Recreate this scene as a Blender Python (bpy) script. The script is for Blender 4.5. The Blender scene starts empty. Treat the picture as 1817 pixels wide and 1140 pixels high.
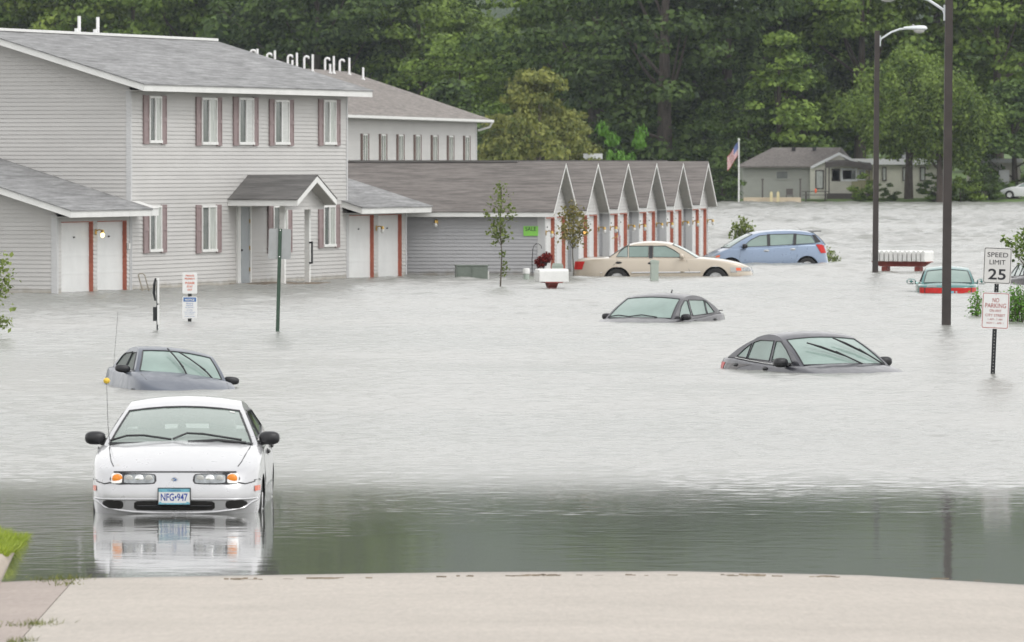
import bpy, bmesh, math, random
import numpy as np
from math import sin, cos, tan, pi, radians, sqrt, atan2
from mathutils import Vector, Matrix, Euler
from mathutils.geometry import tessellate_polygon
random.seed(7); np.random.seed(7)
scene = bpy.context.scene
COL = scene.collection

# ------------------------------------------------------------------ camera
F = 13000.0            # focal length in photo pixels (photo is 1817 x 1140)
HC = 3.45              # camera height above the flood water
TILT = math.atan(285.0 / F)
cam_d = bpy.data.cameras.new('camera')
cam = bpy.data.objects.new('camera', cam_d); COL.objects.link(cam)
cam.location = (0, 0, HC)
cam.rotation_euler = (pi / 2 - TILT, 0, 0)
cam_d.sensor_width = 36.0
cam_d.lens = 36.0 * F / 1817.0
cam_d.clip_start = 1.0
cam_d.clip_end = 9000.0
cam_d.dof.use_dof = True
cam_d.dof.focus_distance = 105.0
cam_d.dof.aperture_fstop = 10.0
scene.camera = cam

# ------------------------------------------------------------------ sky, sun, exposure
SUN_EL, SUN_AZ = radians(50), radians(128)
world = bpy.data.worlds.new('World'); scene.world = world
world.use_nodes = True
wn, wl = world.node_tree.nodes, world.node_tree.links
wn.clear()
sky = wn.new('ShaderNodeTexSky'); sky.sky_type = 'NISHITA'; sky.sun_disc = False
sky.sun_elevation = SUN_EL; sky.sun_rotation = SUN_AZ
sky.dust_density = 4.0; sky.air_density = 1.0
hs = wn.new('ShaderNodeHueSaturation'); hs.inputs['Saturation'].default_value = 0.06
wl.new(sky.outputs[0], hs.inputs['Color'])
# overcast: the cloud deck is darker towards the horizon and brighter overhead
tc = wn.new('ShaderNodeTexCoord'); sx = wn.new('ShaderNodeSeparateXYZ')
wl.new(tc.outputs['Generated'], sx.inputs[0])
rp = wn.new('ShaderNodeValToRGB')
rp.color_ramp.elements[0].position = 0.0; rp.color_ramp.elements[0].color = (0.62, 0.62, 0.62, 1)
rp.color_ramp.elements[1].position = 0.75; rp.color_ramp.elements[1].color = (2.6, 2.62, 2.68, 1)
e = rp.color_ramp.elements.new(0.25); e.color = (1.0, 1.0, 1.0, 1)
wl.new(sx.outputs['Z'], rp.inputs[0])
mx = wn.new('ShaderNodeMix'); mx.data_type = 'RGBA'; mx.blend_type = 'MULTIPLY'; mx.inputs['Factor'].default_value = 1
wl.new(hs.outputs[0], mx.inputs[6]); wl.new(rp.outputs[0], mx.inputs[7])
# thick cloud: most of the clear-sky gradient is replaced by an even grey deck
rc = wn.new('ShaderNodeValToRGB')
rc.color_ramp.elements[0].position = 0.0; rc.color_ramp.elements[0].color = (15.9, 15.8, 15.6, 1)
rc.color_ramp.elements[1].position = 0.9; rc.color_ramp.elements[1].color = (10.3, 10.35, 10.5, 1)
cn = wn.new('ShaderNodeTexNoise'); cn.inputs['Scale'].default_value = 2.2; cn.inputs['Detail'].default_value = 5
cmp_ = wn.new('ShaderNodeMapping'); cmp_.inputs['Scale'].default_value = (1, 1, 3.5)
wl.new(tc.outputs['Generated'], cmp_.inputs[0]); wl.new(cmp_.outputs[0], cn.inputs['Vector'])
cr_ = wn.new('ShaderNodeMapRange'); cr_.inputs['From Min'].default_value = 0.3; cr_.inputs['From Max'].default_value = 0.7
cr_.inputs['To Min'].default_value = 0.88; cr_.inputs['To Max'].default_value = 1.12
wl.new(cn.outputs['Fac'], cr_.inputs['Value']); wl.new(sx.outputs['Z'], rc.inputs[0])
cm = wn.new('ShaderNodeVectorMath'); cm.operation = 'SCALE'
wl.new(rc.outputs[0], cm.inputs[0]); wl.new(cr_.outputs[0], cm.inputs['Scale'])
mo = wn.new('ShaderNodeMix'); mo.data_type = 'RGBA'; mo.inputs['Factor'].default_value = 0.85
wl.new(mx.outputs[2], mo.inputs[6]); wl.new(cm.outputs[0], mo.inputs[7])
bg = wn.new('ShaderNodeBackground'); bg.inputs['Strength'].default_value = 0.10
wl.new(mo.outputs[2], bg.inputs['Color'])
wo = wn.new('ShaderNodeOutputWorld'); wl.new(bg.outputs[0], wo.inputs['Surface'])

sun_d = bpy.data.lights.new('sun', 'SUN'); sun_d.energy = 0.9; sun_d.angle = radians(25); sun_d.color = (1, 0.98, 0.94)
sun = bpy.data.objects.new('sun', sun_d); COL.objects.link(sun)
sd = Vector((sin(SUN_AZ) * cos(SUN_EL), cos(SUN_AZ) * cos(SUN_EL), sin(SUN_EL)))
sun.rotation_euler = (-sd).to_track_quat('-Z', 'Y').to_euler()
sun.location = (0, -50, 100)

vs = scene.view_settings
vs.view_transform = 'Standard'; vs.look = 'None'; vs.exposure = 0.20; vs.gamma = 1.0; vs.use_curve_mapping = False
scene.cycles.max_bounces = 8
scene.cycles.volume_bounces = 0

# ------------------------------------------------------------------ pixel -> world helpers
def ray(px, py):
    a = (px - 908.5) / F; b = (570.0 - py) / F
    return Vector((a, cos(TILT) + b * sin(TILT), -sin(TILT) + b * cos(TILT)))
def at_z(px, py, z=0.0):
    d = ray(px, py); t = (z - HC) / d.z
    return Vector((0, 0, HC)) + d * t
def at_y(px, py, Y):
    d = ray(px, py); return Vector((0, 0, HC)) + d * (Y / d.y)

# ------------------------------------------------------------------ materials
def new_mat(name):
    m = bpy.data.materials.new(name); m.use_nodes = True
    nt = m.node_tree; b = nt.nodes['Principled BSDF']
    return m, nt, b
def N(nt, t, **k):
    n = nt.nodes.new(t)
    for a, v in k.items():
        setattr(n, a, v)
    return n
def noise(nt, scale, detail=4, rough=0.55, coord='Object', vscale=None):
    tcn = N(nt, 'ShaderNodeTexCoord'); n = N(nt, 'ShaderNodeTexNoise')
    n.inputs['Scale'].default_value = scale; n.inputs['Detail'].default_value = detail; n.inputs['Roughness'].default_value = rough
    src = tcn.outputs[coord]
    if vscale:
        mp = N(nt, 'ShaderNodeMapping'); mp.inputs['Scale'].default_value = vscale
        nt.links.new(src, mp.inputs[0]); src = mp.outputs[0]
    nt.links.new(src, n.inputs['Vector'])
    return n
def ramp(nt, src, stops):
    r = N(nt, 'ShaderNodeValToRGB'); cr = r.color_ramp
    while len(cr.elements) < len(stops): cr.elements.new(0.5)
    for e, (p, c) in zip(cr.elements, stops):
        e.position = p; e.color = (c[0], c[1], c[2], 1) if hasattr(c, '__len__') else (c, c, c, 1)
    nt.links.new(src, r.inputs[0]); return r
def mat(name, col, rough=0.6, var=0.12, scale=3.0, metallic=0.0, coat=0.0, bump=0.0, vscale=None, coord='Object', detail=5, spec=0.5):
    """base colour broken up by noise, slightly varying roughness, optional bump"""
    m, nt, b = new_mat(name)
    n = noise(nt, scale, detail, 0.6, coord, vscale)
    lo = [max(0, c * (1 - var)) for c in col]; hi = [min(1, c * (1 + var)) for c in col]
    r = ramp(nt, n.outputs['Fac'], [(0.3, lo), (0.7, hi)])
    nt.links.new(r.outputs[0], b.inputs['Base Color'])
    b.inputs['Roughness'].default_value = rough; b.inputs['Metallic'].default_value = metallic
    b.inputs['Specular IOR Level'].default_value = spec
    if coat:
        b.inputs['Coat Weight'].default_value = coat; b.inputs['Coat Roughness'].default_value = 0.05
    if bump:
        bp = N(nt, 'ShaderNodeBump'); bp.inputs['Strength'].default_value = 1; bp.inputs['Distance'].default_value = bump
        nt.links.new(n.outputs['Fac'], bp.inputs['Height']); nt.links.new(bp.outputs[0], b.inputs['Normal'])
    return m
def emis(name, col, s):
    m, nt, b = new_mat(name)
    b.inputs['Base Color'].default_value = (*col, 1); b.inputs['Emission Color'].default_value = (*col, 1); b.inputs['Emission Strength'].default_value = s
    return m

def siding_mat(name, col):
    m, nt, b = new_mat(name)
    n1 = noise(nt, 0.35, 5, 0.6, vscale=(1, 1, 2.2))      # weathering in broad patches
    r1 = ramp(nt, n1.outputs['Fac'], [(0.3, [c * 0.93 for c in col]), (0.7, [c * 1.05 for c in col])])
    # panel to panel differences in tone along each course
    tq = N(nt, 'ShaderNodeTexCoord'); sq = N(nt, 'ShaderNodeSeparateXYZ'); nt.links.new(tq.outputs['Object'], sq.inputs[0])
    fl_ = N(nt, 'ShaderNodeMath', operation='MULTIPLY'); fl_.inputs[1].default_value = 1 / 0.109; nt.links.new(sq.outputs['Z'], fl_.inputs[0])
    f2 = N(nt, 'ShaderNodeMath', operation='FLOOR'); nt.links.new(fl_.outputs[0], f2.inputs[0])
    ax = N(nt, 'ShaderNodeMath', operation='ADD'); nt.links.new(sq.outputs['X'], ax.inputs[0]); nt.links.new(sq.outputs['Y'], ax.inputs[1])
    am = N(nt, 'ShaderNodeMath', operation='MULTIPLY_ADD'); am.inputs[1].default_value = 0.27; nt.links.new(ax.outputs[0], am.inputs[0])
    as_ = N(nt, 'ShaderNodeMath', operation='MULTIPLY'); as_.inputs[1].default_value = 0.37; nt.links.new(f2.outputs[0], as_.inputs[0]); nt.links.new(as_.outputs[0], am.inputs[2])
    a3 = N(nt, 'ShaderNodeMath', operation='FLOOR'); nt.links.new(am.outputs[0], a3.inputs[0])
    cv = N(nt, 'ShaderNodeCombineXYZ'); nt.links.new(a3.outputs[0], cv.inputs[0]); nt.links.new(f2.outputs[0], cv.inputs[1])
    n2 = N(nt, 'ShaderNodeTexWhiteNoise'); nt.links.new(cv.outputs[0], n2.inputs['Vector'])
    r2 = ramp(nt, n2.outputs['Value'], [(0.0, 0.965), (1.0, 1.025)])
    mm = N(nt, 'ShaderNodeMix', data_type='RGBA', blend_type='MULTIPLY'); mm.inputs[0].default_value = 1
    nt.links.new(r1.outputs[0], mm.inputs[6]); nt.links.new(r2.outputs[0], mm.inputs[7])
    # waterline dirt
    tcn = N(nt, 'ShaderNodeTexCoord'); sp = N(nt, 'ShaderNodeSeparateXYZ'); nt.links.new(tcn.outputs['Object'], sp.inputs[0])
    n3 = noise(nt, 2.5, 4); ad = N(nt, 'ShaderNodeMath', operation='MULTIPLY_ADD'); ad.inputs[1].default_value = 0.3
    nt.links.new(n3.outputs['Fac'], ad.inputs[0]); nt.links.new(sp.outputs['Z'], ad.inputs[2])
    r3 = ramp(nt, ad.outputs[0], [(0.16, (0.62, 0.58, 0.5)), (0.3, (1, 1, 1))])
    m2 = N(nt, 'ShaderNodeMix', data_type='RGBA', blend_type='MULTIPLY'); m2.inputs[0].default_value = 1
    nt.links.new(mm.outputs[2], m2.inputs[6]); nt.links.new(r3.outputs[0], m2.inputs[7])
    nt.links.new(m2.outputs[2], b.inputs['Base Color']); b.inputs['Roughness'].default_value = 0.5
    return m
def shingle_mat(name, col, streak=(0.5, 0.5, 0.5), sc=(1.0, 1.0, 1.0)):
    """asphalt shingles: courses, random tab tones and granule noise"""
    m, nt, b = new_mat(name)
    tcn = N(nt, 'ShaderNodeTexCoord'); mp = N(nt, 'ShaderNodeMapping'); mp.inputs['Scale'].default_value = sc
    nt.links.new(tcn.outputs['Object'], mp.inputs[0])
    br = N(nt, 'ShaderNodeTexNoise'); br.inputs['Scale'].default_value = 1.0; br.inputs['Detail'].default_value = 3; br.inputs['Roughness'].default_value = 0.8
    nt.links.new(mp.outputs[0], br.inputs['Vector'])
    r1 = ramp(nt, br.outputs['Fac'], [(0.34, [c * 0.68 for c in col]), (0.5, col), (0.66, [c * 1.38 for c in col])])
    g = noise(nt, 0.4, 4); r2 = ramp(nt, g.outputs['Fac'], [(0.3, 0.9), (0.7, 1.08)])
    mm = N(nt, 'ShaderNodeMix', data_type='RGBA', blend_type='MULTIPLY'); mm.inputs[0].default_value = 1
    nt.links.new(r1.outputs[0], mm.inputs[6]); nt.links.new(r2.outputs[0], mm.inputs[7])
    nt.links.new(mm.outputs[2], b.inputs['Base Color']); b.inputs['Roughness'].default_value = 0.9
    return m
def paint_mat(name, col, metallic=0.35, rough=0.32, dirt=0.08, coat=0.8):
    m, nt, b = new_mat(name)
    n = noise(nt, 1.6, 5, 0.65)
    r = ramp(nt, n.outputs['Fac'], [(0.3, [c * (1 - dirt) for c in col]), (0.7, col)])
    nt.links.new(r.outputs[0], b.inputs['Base Color'])
    b.inputs['Metallic'].default_value = metallic
    nr = noise(nt, 7, 4); rr = ramp(nt, nr.outputs['Fac'], [(0.3, rough * 0.85), (0.7, rough * 1.25)])
    nt.links.new(rr.outputs[0], b.inputs['Roughness'])
    b.inputs['Coat Weight'].default_value = coat; b.inputs['Coat Roughness'].default_value = 0.06
    return m
def leaf_mat(name, c1, c2, scale=0.35):
    m, nt, b = new_mat(name)
    geo = N(nt, 'ShaderNodeNewGeometry')
    n = noise(nt, scale, 3, 0.6)
    ad = N(nt, 'ShaderNodeMath', operation='MULTIPLY_ADD'); ad.inputs[1].default_value = 0.35
    nt.links.new(geo.outputs['Random Per Island'], ad.inputs[0])
    sb = N(nt, 'ShaderNodeMath', operation='SUBTRACT'); sb.inputs[1].default_value = 0.17
    nt.links.new(n.outputs['Fac'], ad.inputs[2]); nt.links.new(ad.outputs[0], sb.inputs[0])
    oi = N(nt, 'ShaderNodeObjectInfo')
    r = ramp(nt, sb.outputs[0], [(0.33, c1), (0.66, c2)])
    hv = N(nt, 'ShaderNodeHueSaturation')
    v = N(nt, 'ShaderNodeMath', operation='MULTIPLY_ADD'); v.inputs[1].default_value = 0.35; v.inputs[2].default_value = 0.85
    nt.links.new(oi.outputs['Random'], v.inputs[0]); nt.links.new(v.outputs[0], hv.inputs['Value'])
    nt.links.new(r.outputs[0], hv.inputs['Color'])
    nt.links.new(hv.outputs[0], b.inputs['Base Color'])
    b.inputs['Roughness'].default_value = 0.6; b.inputs['Specular IOR Level'].default_value = 0.25
    tr = N(nt, 'ShaderNodeBsdfTranslucent'); nt.links.new(hv.outputs[0], tr.inputs['Color'])
    ms = N(nt, 'ShaderNodeMixShader'); ms.inputs[0].default_value = 0.3
    nt.links.new(b.outputs[0], ms.inputs[1]); nt.links.new(tr.outputs[0], ms.inputs[2])
    nt.links.new(ms.outputs[0], nt.nodes['Material Output'].inputs['Surface'])
    return m

M = {}
M['siding'] = siding_mat('vinyl_siding', (0.485, 0.475, 0.458))
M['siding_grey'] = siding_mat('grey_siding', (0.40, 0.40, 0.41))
M['trim'] = mat('white_trim', (0.70, 0.70, 0.68), 0.5, 0.06, 2)
M['corner'] = mat('corner_trim', (0.50, 0.50, 0.50), 0.5, 0.05, 2)
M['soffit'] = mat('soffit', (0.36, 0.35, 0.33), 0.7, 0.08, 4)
M['shingle'] = shingle_mat('grey_shingles', (0.215, 0.215, 0.215), sc=(0.7, 4.0, 12.0))
M['shingle_dark'] = shingle_mat('dark_shingles', (0.125, 0.12, 0.115), sc=(4.0, 0.7, 12.0))
M['shingle_brown'] = shingle_mat('brown_shingles', (0.138, 0.124, 0.115), sc=(5.0, 0.9, 14.0))
M['shingle_tan'] = shingle_mat('taupe_shingles', (0.185, 0.165, 0.15), sc=(1.0, 5.0, 14.0))
M['shutter'] = mat('faded_shutter', (0.255, 0.19, 0.188), 0.6, 0.12, 5)
M['shutter_brown'] = mat('brown_shutter', (0.13, 0.08, 0.065), 0.6, 0.15, 5)
M['white'] = mat('white_vinyl', (0.72, 0.72, 0.70), 0.35, 0.05, 4)
M['door_white'] = mat('garage_door', (0.66, 0.665, 0.655), 0.45, 0.05, 2)
M['door_blue'] = mat('entry_door', (0.33, 0.36, 0.38), 0.45, 0.06, 3)
M['red'] = mat('red_jamb', (0.36, 0.105, 0.065), 0.6, 0.14, 3)
M['glass_dark'] = mat('dark_pane', (0.09, 0.10, 0.095), 0.12, 0.3, 1.5)
M['glass_mid'] = mat('shaded_pane', (0.20, 0.21, 0.20), 0.15, 0.25, 2.0)
M['glass_pale2'] = mat('blind_pane', (0.50, 0.51, 0.49), 0.25, 0.12, 2.0, vscale=(1, 1, 9))
M['glass_pale'] = mat('curtained_pane', (0.40, 0.42, 0.39), 0.2, 0.22, 3.0, vscale=(3, 3, 0.7))
M['black'] = mat('black_plastic', (0.015, 0.015, 0.017), 0.45, 0.2, 8)
M['rubber'] = mat('tyre_rubber', (0.02, 0.02, 0.02), 0.8, 0.2, 12)
M['rim'] = mat('wheel_rim', (0.5, 0.5, 0.5), 0.3, 0.15, 8, metallic=0.9)
M['chrome'] = mat('chrome', (0.7, 0.7, 0.7), 0.12, 0.05, 8, metallic=1.0)
M['brass'] = mat('brass', (0.5, 0.33, 0.1), 0.3, 0.15, 8, metallic=0.9)
M['pvc'] = mat('white_pipe', (0.8, 0.8, 0.79), 0.4, 0.05, 3)
M['steel'] = mat('galvanised_steel', (0.45, 0.46, 0.46), 0.4, 0.12, 6, metallic=0.6)
M['green_post'] = mat('green_post', (0.035, 0.07, 0.045), 0.5, 0.25, 6)
M['dark_post'] = mat('dark_post', (0.015, 0.018, 0.02), 0.5, 0.3, 6)
M['sign_back'] = mat('sign_back', (0.36, 0.37, 0.37), 0.42, 0.08, 5, metallic=0.5)
M['sign_white'] = mat('sign_white', (0.72, 0.72, 0.71), 0.45, 0.05, 3)
M['sign_grey'] = mat('sign_pale_grey', (0.62, 0.61, 0.59), 0.45, 0.05, 3)
M['ink_black'] = mat('ink_black', (0.02, 0.02, 0.025), 0.5, 0.1, 3)
M['ink_red'] = mat('ink_red', (0.40, 0.09, 0.08), 0.5, 0.1, 3)
M['ink_orange'] = mat('ink_orange_red', (0.62, 0.20, 0.14), 0.5, 0.1, 3)
M['ink_blue'] = mat('ink_blue', (0.05, 0.15, 0.38), 0.5, 0.1, 3)
M['pole'] = mat('bronze_pole', (0.036, 0.028, 0.025), 0.5, 0.25, 3)
M['lamp_head'] = mat('lamp_head', (0.62, 0.65, 0.66), 0.35, 0.05, 6)
M['lens'] = mat('lamp_lens', (0.42, 0.42, 0.40), 0.15, 0.1, 12)
M['pale_green'] = mat('sale_green', (0.25, 0.62, 0.10), 0.6, 0.05, 4)
M['utility_green'] = mat('utility_green', (0.14, 0.165, 0.14), 0.5, 0.12, 4)
M['utility_pale'] = mat('utility_pale_green', (0.36, 0.41, 0.36), 0.5, 0.08, 4)
M['mailbox'] = mat('mailbox_white', (0.74, 0.74, 0.72), 0.4, 0.06, 5)
M['stand_red'] = mat('stand_red', (0.23, 0.045, 0.035), 0.6, 0.25, 6)
M['bark'] = mat('bark', (0.075, 0.06, 0.05), 0.9, 0.4, 2.5, vscale=(3, 3, 0.6), bump=0.03)
M['bark_thin'] = mat('young_bark', (0.10, 0.085, 0.065), 0.9, 0.3, 12)
M['concrete'] = None
M['leaf_dark'] = leaf_mat('leaf_dark', (0.022, 0.046, 0.012), (0.115, 0.18, 0.042))
M['leaf_mid'] = leaf_mat('leaf_mid', (0.045, 0.085, 0.014), (0.22, 0.31, 0.06))
M['leaf_pale'] = leaf_mat('leaf_bright', (0.085, 0.14, 0.02), (0.27, 0.35, 0.065))  # paler yellow green leaf tint
M['leaf_olive'] = leaf_mat('leaf_olive', (0.085, 0.11, 0.025), (0.25, 0.265, 0.065))
M['leaf_young'] = leaf_mat('leaf_young', (0.10, 0.14, 0.03), (0.22, 0.27, 0.08), 1.5)
M['leaf_rusty'] = leaf_mat('leaf_rusty', (0.14, 0.14, 0.04), (0.26, 0.22, 0.08), 1.5)
M['leaf_vivid'] = leaf_mat('leaf_vivid', (0.07, 0.17, 0.02), (0.15, 0.32, 0.05), 1.5)
M['flower_red'] = mat('red_leaves', (0.28, 0.02, 0.02), 0.6, 0.6, 14)
M['bulb'] = emis('lit_bulb', (1.0, 0.80, 0.38), 2.2)
M['bulb_orange'] = emis('lit_orange_bulb', (1.0, 0.5, 0.12), 2.2)
M['bulb_off'] = mat('frosted_globe', (0.6, 0.6, 0.58), 0.2, 0.05, 5)

# car glass
def fog_glass(name, col, rough=0.12):
    m, nt, b = new_mat(name)
    n = noise(nt, 1.8, 5, 0.6)
    r = ramp(nt, n.outputs['Fac'], [(0.3, [c * 0.86 for c in col]), (0.7, [min(1, c * 1.1) for c in col])])
    nt.links.new(r.outputs[0], b.inputs['Base Color']); b.inputs['Roughness'].default_value = rough
    b.inputs['Specular IOR Level'].default_value = 0.6
    return m
M['fog'] = fog_glass('fogged_glass', (0.225, 0.30, 0.27))
M['fog_side'] = fog_glass('fogged_side_glass', (0.19, 0.255, 0.23))
M['fog_dim'] = fog_glass('tinted_glass', (0.24, 0.30, 0.28))
M['glass_black'] = fog_glass('black_glass', (0.03, 0.05, 0.035), 0.35); M['glass_black'].node_tree.nodes['Principled BSDF'].inputs['Specular IOR Level'].default_value = 0.08
def clear_glass(name, tint, milky=0.22):
    m, nt, b = new_mat(name)
    nt.nodes.remove(b)
    t = N(nt, 'ShaderNodeBsdfTransparent'); t.inputs[0].default_value = (*tint, 1)
    d = N(nt, 'ShaderNodeBsdfDiffuse'); d.inputs[0].default_value = (0.70, 0.82, 0.75, 1)
    g = N(nt, 'ShaderNodeBsdfGlossy'); g.inputs[0].default_value = (1, 1, 1, 1); g.inputs['Roughness'].default_value = 0.03
    m1 = N(nt, 'ShaderNodeMixShader'); m1.inputs[0].default_value = milky
    nt.links.new(t.outputs[0], m1.inputs[1]); nt.links.new(d.outputs[0], m1.inputs[2])
    fr = N(nt, 'ShaderNodeFresnel'); fr.inputs[0].default_value = 1.5
    m2 = N(nt, 'ShaderNodeMixShader')
    nt.links.new(fr.outputs[0], m2.inputs[0]); nt.links.new(m1.outputs[0], m2.inputs[1]); nt.links.new(g.outputs[0], m2.inputs[2])
    nt.links.new(m2.outputs[0], nt.nodes['Material Output'].inputs['Surface'])
    return m
M['clear'] = clear_glass('clear_glass', (0.94, 1.0, 0.96), 0.34)
M['lamp_glass'] = clear_glass('headlamp_glass', (0.9, 0.92, 0.92), 0.12)

# ------------------------------------------------------------------ mesh builder
class MB:
    def __init__(s): s.v = []; s.f = []
    def quad(s, *p):
        i = len(s.v); s.v += [tuple(q) for q in p]; s.f.append(tuple(range(i, i + len(p)))); return s
    def box(s, x0, x1, y0, y1, z0, z1, mtx=None):
        p = [Vector(q) for q in ((x0, y0, z0), (x1, y0, z0), (x1, y1, z0), (x0, y1, z0), (x0, y0, z1), (x1, y0, z1), (x1, y1, z1), (x0, y1, z1))]
        if mtx: p = [mtx @ q for q in p]
        i = len(s.v); s.v += [tuple(q) for q in p]
        s.f += [tuple(i + k for k in q) for q in ((0, 3, 2, 1), (4, 5, 6, 7), (0, 1, 5, 4), (1, 2, 6, 5), (2, 3, 7, 6), (3, 0, 4, 7))]
        return s
    def tube(s, pts, r, n=8, cap=True, closed=False):
        pts = [Vector(p) for p in pts]; rs = r if hasattr(r, '__len__') else [r] * len(pts)
        rings = []; up0 = None
        for k, p in enumerate(pts):
            if closed: d = pts[(k + 1) % len(pts)] - pts[k - 1]
            else: d = (pts[min(k + 1, len(pts) - 1)] - pts[max(k - 1, 0)])
            if d.length < 1e-9: d = Vector((0, 0, 1))
            d.normalize()
            a = d.cross(Vector((0, 0, 1)) if abs(d.z) < 0.95 else Vector((0, 1, 0)) if up0 is None else up0).normalized()
            b = d.cross(a)
            i = len(s.v)
            for j in range(n):
                t = 2 * pi * j / n
                s.v.append(tuple(p + (a * cos(t) + b * sin(t)) * rs[k]))
            rings.append(i)
        m = len(rings) if closed else len(rings) - 1
        for k in range(m):
            i0, i1 = rings[k], rings[(k + 1) % len(rings)]
            for j in range(n):
                s.f.append((i0 + j, i0 + (j + 1) % n, i1 + (j + 1) % n, i1 + j))
        if cap and not closed:
            s.f.append(tuple(rings[0] + j for j in reversed(range(n)))); s.f.append(tuple(rings[-1] + j for j in range(n)))
        return s
    def grid(s, rows):
        i = len(s.v); n = len(rows[0])
        for r in rows: s.v += [tuple(q) for q in r]
        for a in range(len(rows) - 1):
            for b in range(n - 1):
                s.f.append((i + a * n + b, i + a * n + b + 1, i + (a + 1) * n + b + 1, i + (a + 1) * n + b))
        return s
    def ellip(s, c, r, nu=12, nv=8, power=1.0, mtx=None):
        rows = []
        def sp(t): return math.copysign(abs(t) ** power, t)
        for a in range(nv + 1):
            ph = -pi / 2 + pi * a / nv
            row = []
            for b in range(nu + 1):
                th = 2 * pi * b / nu
                q = Vector((r[0] * sp(cos(ph)) * sp(cos(th)), r[1] * sp(cos(ph)) * sp(sin(th)), r[2] * sp(sin(ph))))
                if mtx: q = mtx @ q
                row.append(q + Vector(c))
            rows.append(row)
        return s.grid(rows)
    def prism(s, poly, axis, a0, a1):
        """extrude a 2-D polygon along axis ('x','y','z')"""
        def P(q, a): return {'x': (a, q[0], q[1]), 'y': (q[0], a, q[1]), 'z': (q[0], q[1], a)}[axis]
        n = len(poly); i = len(s.v)
        s.v += [P(q, a0) for q in poly] + [P(q, a1) for q in poly]
        s.f.append(tuple(range(i, i + n))); s.f.append(tuple(reversed(range(i + n, i + 2 * n))))
        for k in range(n): s.f.append((i + k, i + (k + 1) % n, i + n + (k + 1) % n, i + n + k))
        return s
    def lathe(s, prof, c, axis='z', n=20):
        rows = []
        for k in range(n + 1):
            t = 2 * pi * k / n
            row = []
            for r, h in prof:
                q = {'z': (r * cos(t), r * sin(t), h), 'y': (r * cos(t), h, r * sin(t)), 'x': (h, r * cos(t), r * sin(t))}[axis]
                row.append((q[0] + c[0], q[1] + c[1], q[2] + c[2]))
            rows.append(row)
        return s.grid(rows)
    def build(s, name, m, parent=None, smooth=False, merge=False, label=None):
        me = bpy.data.meshes.new(name); me.from_pydata(s.v, [], s.f)
        bm = bmesh.new(); bm.from_mesh(me)
        if merge or smooth: bmesh.ops.remove_doubles(bm, verts=bm.verts, dist=0.0004)
        bmesh.ops.recalc_face_normals(bm, faces=bm.faces)
        bm.to_mesh(me); bm.free()
        if smooth:
            me.polygons.foreach_set('use_smooth', [True] * len(me.polygons))
        me.materials.append(m if not isinstance(m, str) else M[m])
        o = bpy.data.objects.new(name, me); COL.objects.link(o)
        if smooth: me.set_sharp_from_angle(angle=radians(42))
        if parent: o.parent = parent
        if label: o['label'] = label
        return o
def thing(name, label, cat, loc=(0, 0, 0), rot=(0, 0, 0), group=None):
    o = bpy.data.objects.new(name, None); COL.objects.link(o); o.location = loc; o.rotation_euler = rot
    o.empty_display_size = 0.3
    o['label'] = label; o['category'] = cat
    if group: o['group'] = group
    return o
def tag(o, label, cat, group=None):
    o['label'] = label; o['category'] = cat
    if group: o['group'] = group
    return o
def struct(o, kind='structure'):
    o['kind'] = kind; return o
def text_obj(name, body, size, m, parent, mtx, width=None, weight=0.0, height=None):
    """flat lettering, centred; mtx places its XY plane"""
    cu = bpy.data.curves.new(name, 'FONT'); cu.body = body; cu.size = size; cu.align_x = 'CENTER'; cu.align_y = 'CENTER'
    cu.resolution_u = 3; cu.offset = weight
    to = bpy.data.objects.new(name + '_tmp', cu); COL.objects.link(to)
    dg = bpy.context.evaluated_depsgraph_get()
    me = bpy.data.meshes.new_from_object(to.evaluated_get(dg)); bpy.data.objects.remove(to)
    co = np.zeros(len(me.vertices) * 3); me.vertices.foreach_get('co', co); co = co.reshape(-1, 3)
    x0, x1 = co[:, 0].min(), co[:, 0].max(); y0, y1 = co[:, 1].min(), co[:, 1].max()
    co[:, 0] -= (x0 + x1) / 2; co[:, 1] -= (y0 + y1) / 2
    if width: co[:, 0] *= width / (x1 - x0)
    if height: co[:, 1] *= height / (y1 - y0)
    me.vertices.foreach_set('co', co.ravel()); me.transform(mtx); me.materials.clear(); me.materials.append(M[m])
    o = bpy.data.objects.new(name, me); COL.objects.link(o); o.parent = parent
    return o
# ================================================================== SETTING: ground, road, water, hills
Y0 = 61.5              # where the street slides under the water
def road_z(x, y):
    t = Y0 - y
    if y < Y0: z = 0.025 * t + 0.0
    elif y < 118: z = 0.025 * t + (0.000 if y < 80 else 0)
    else: z = -1.41
    if 118 <= y < 150: z = -1.41
    if y >= 150: z = -1.41 + (y - 150) / 50 * 0.95 if y < 200 else -0.46
    dx = x - 1.3
    c = 0.0013 if dx < 0 else 0.0057
    return max(z, -1.0) - c * min(dx * dx, 20)
def base_z(x, y):
    """lie of the land"""
    if y < 596: return -0.60
    if y < 604: return -0.60 + (y - 596) / 8 * 0.85
    if y < 680: return 0.25 + (y - 604) * 0.003
    z = 0.5 + (y - 680) * 0.02
    return z
mb = MB()
ys = [-120, 0, 30, 45, 60, 80, 120, 200, 400, 590, 596, 600, 604, 620, 680, 900, 1500, 2300, 3100]
xs = [-700, -400, -200, -100, -50, -20, 0, 20, 50, 100, 200, 400, 700]
def gz(x, y):
    if y < 100 : return -1.3 if y > 62 else (-1.3 + max(0, (62 - y)) * 0.0)
    return min(base_z(x, y), -1.3) if y < 160 else base_z(x, y)
mb.grid([[(x, y, gz(x, y)) for x in xs] for y in ys])
m, nt, b = new_mat('far_lawn')
n = noise(nt, 0.12, 6); r = ramp(nt, n.outputs['Fac'], [(0.3, (0.05, 0.075, 0.02)), (0.55, (0.09, 0.15, 0.035)), (0.7, (0.12, 0.18, 0.05))])
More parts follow.
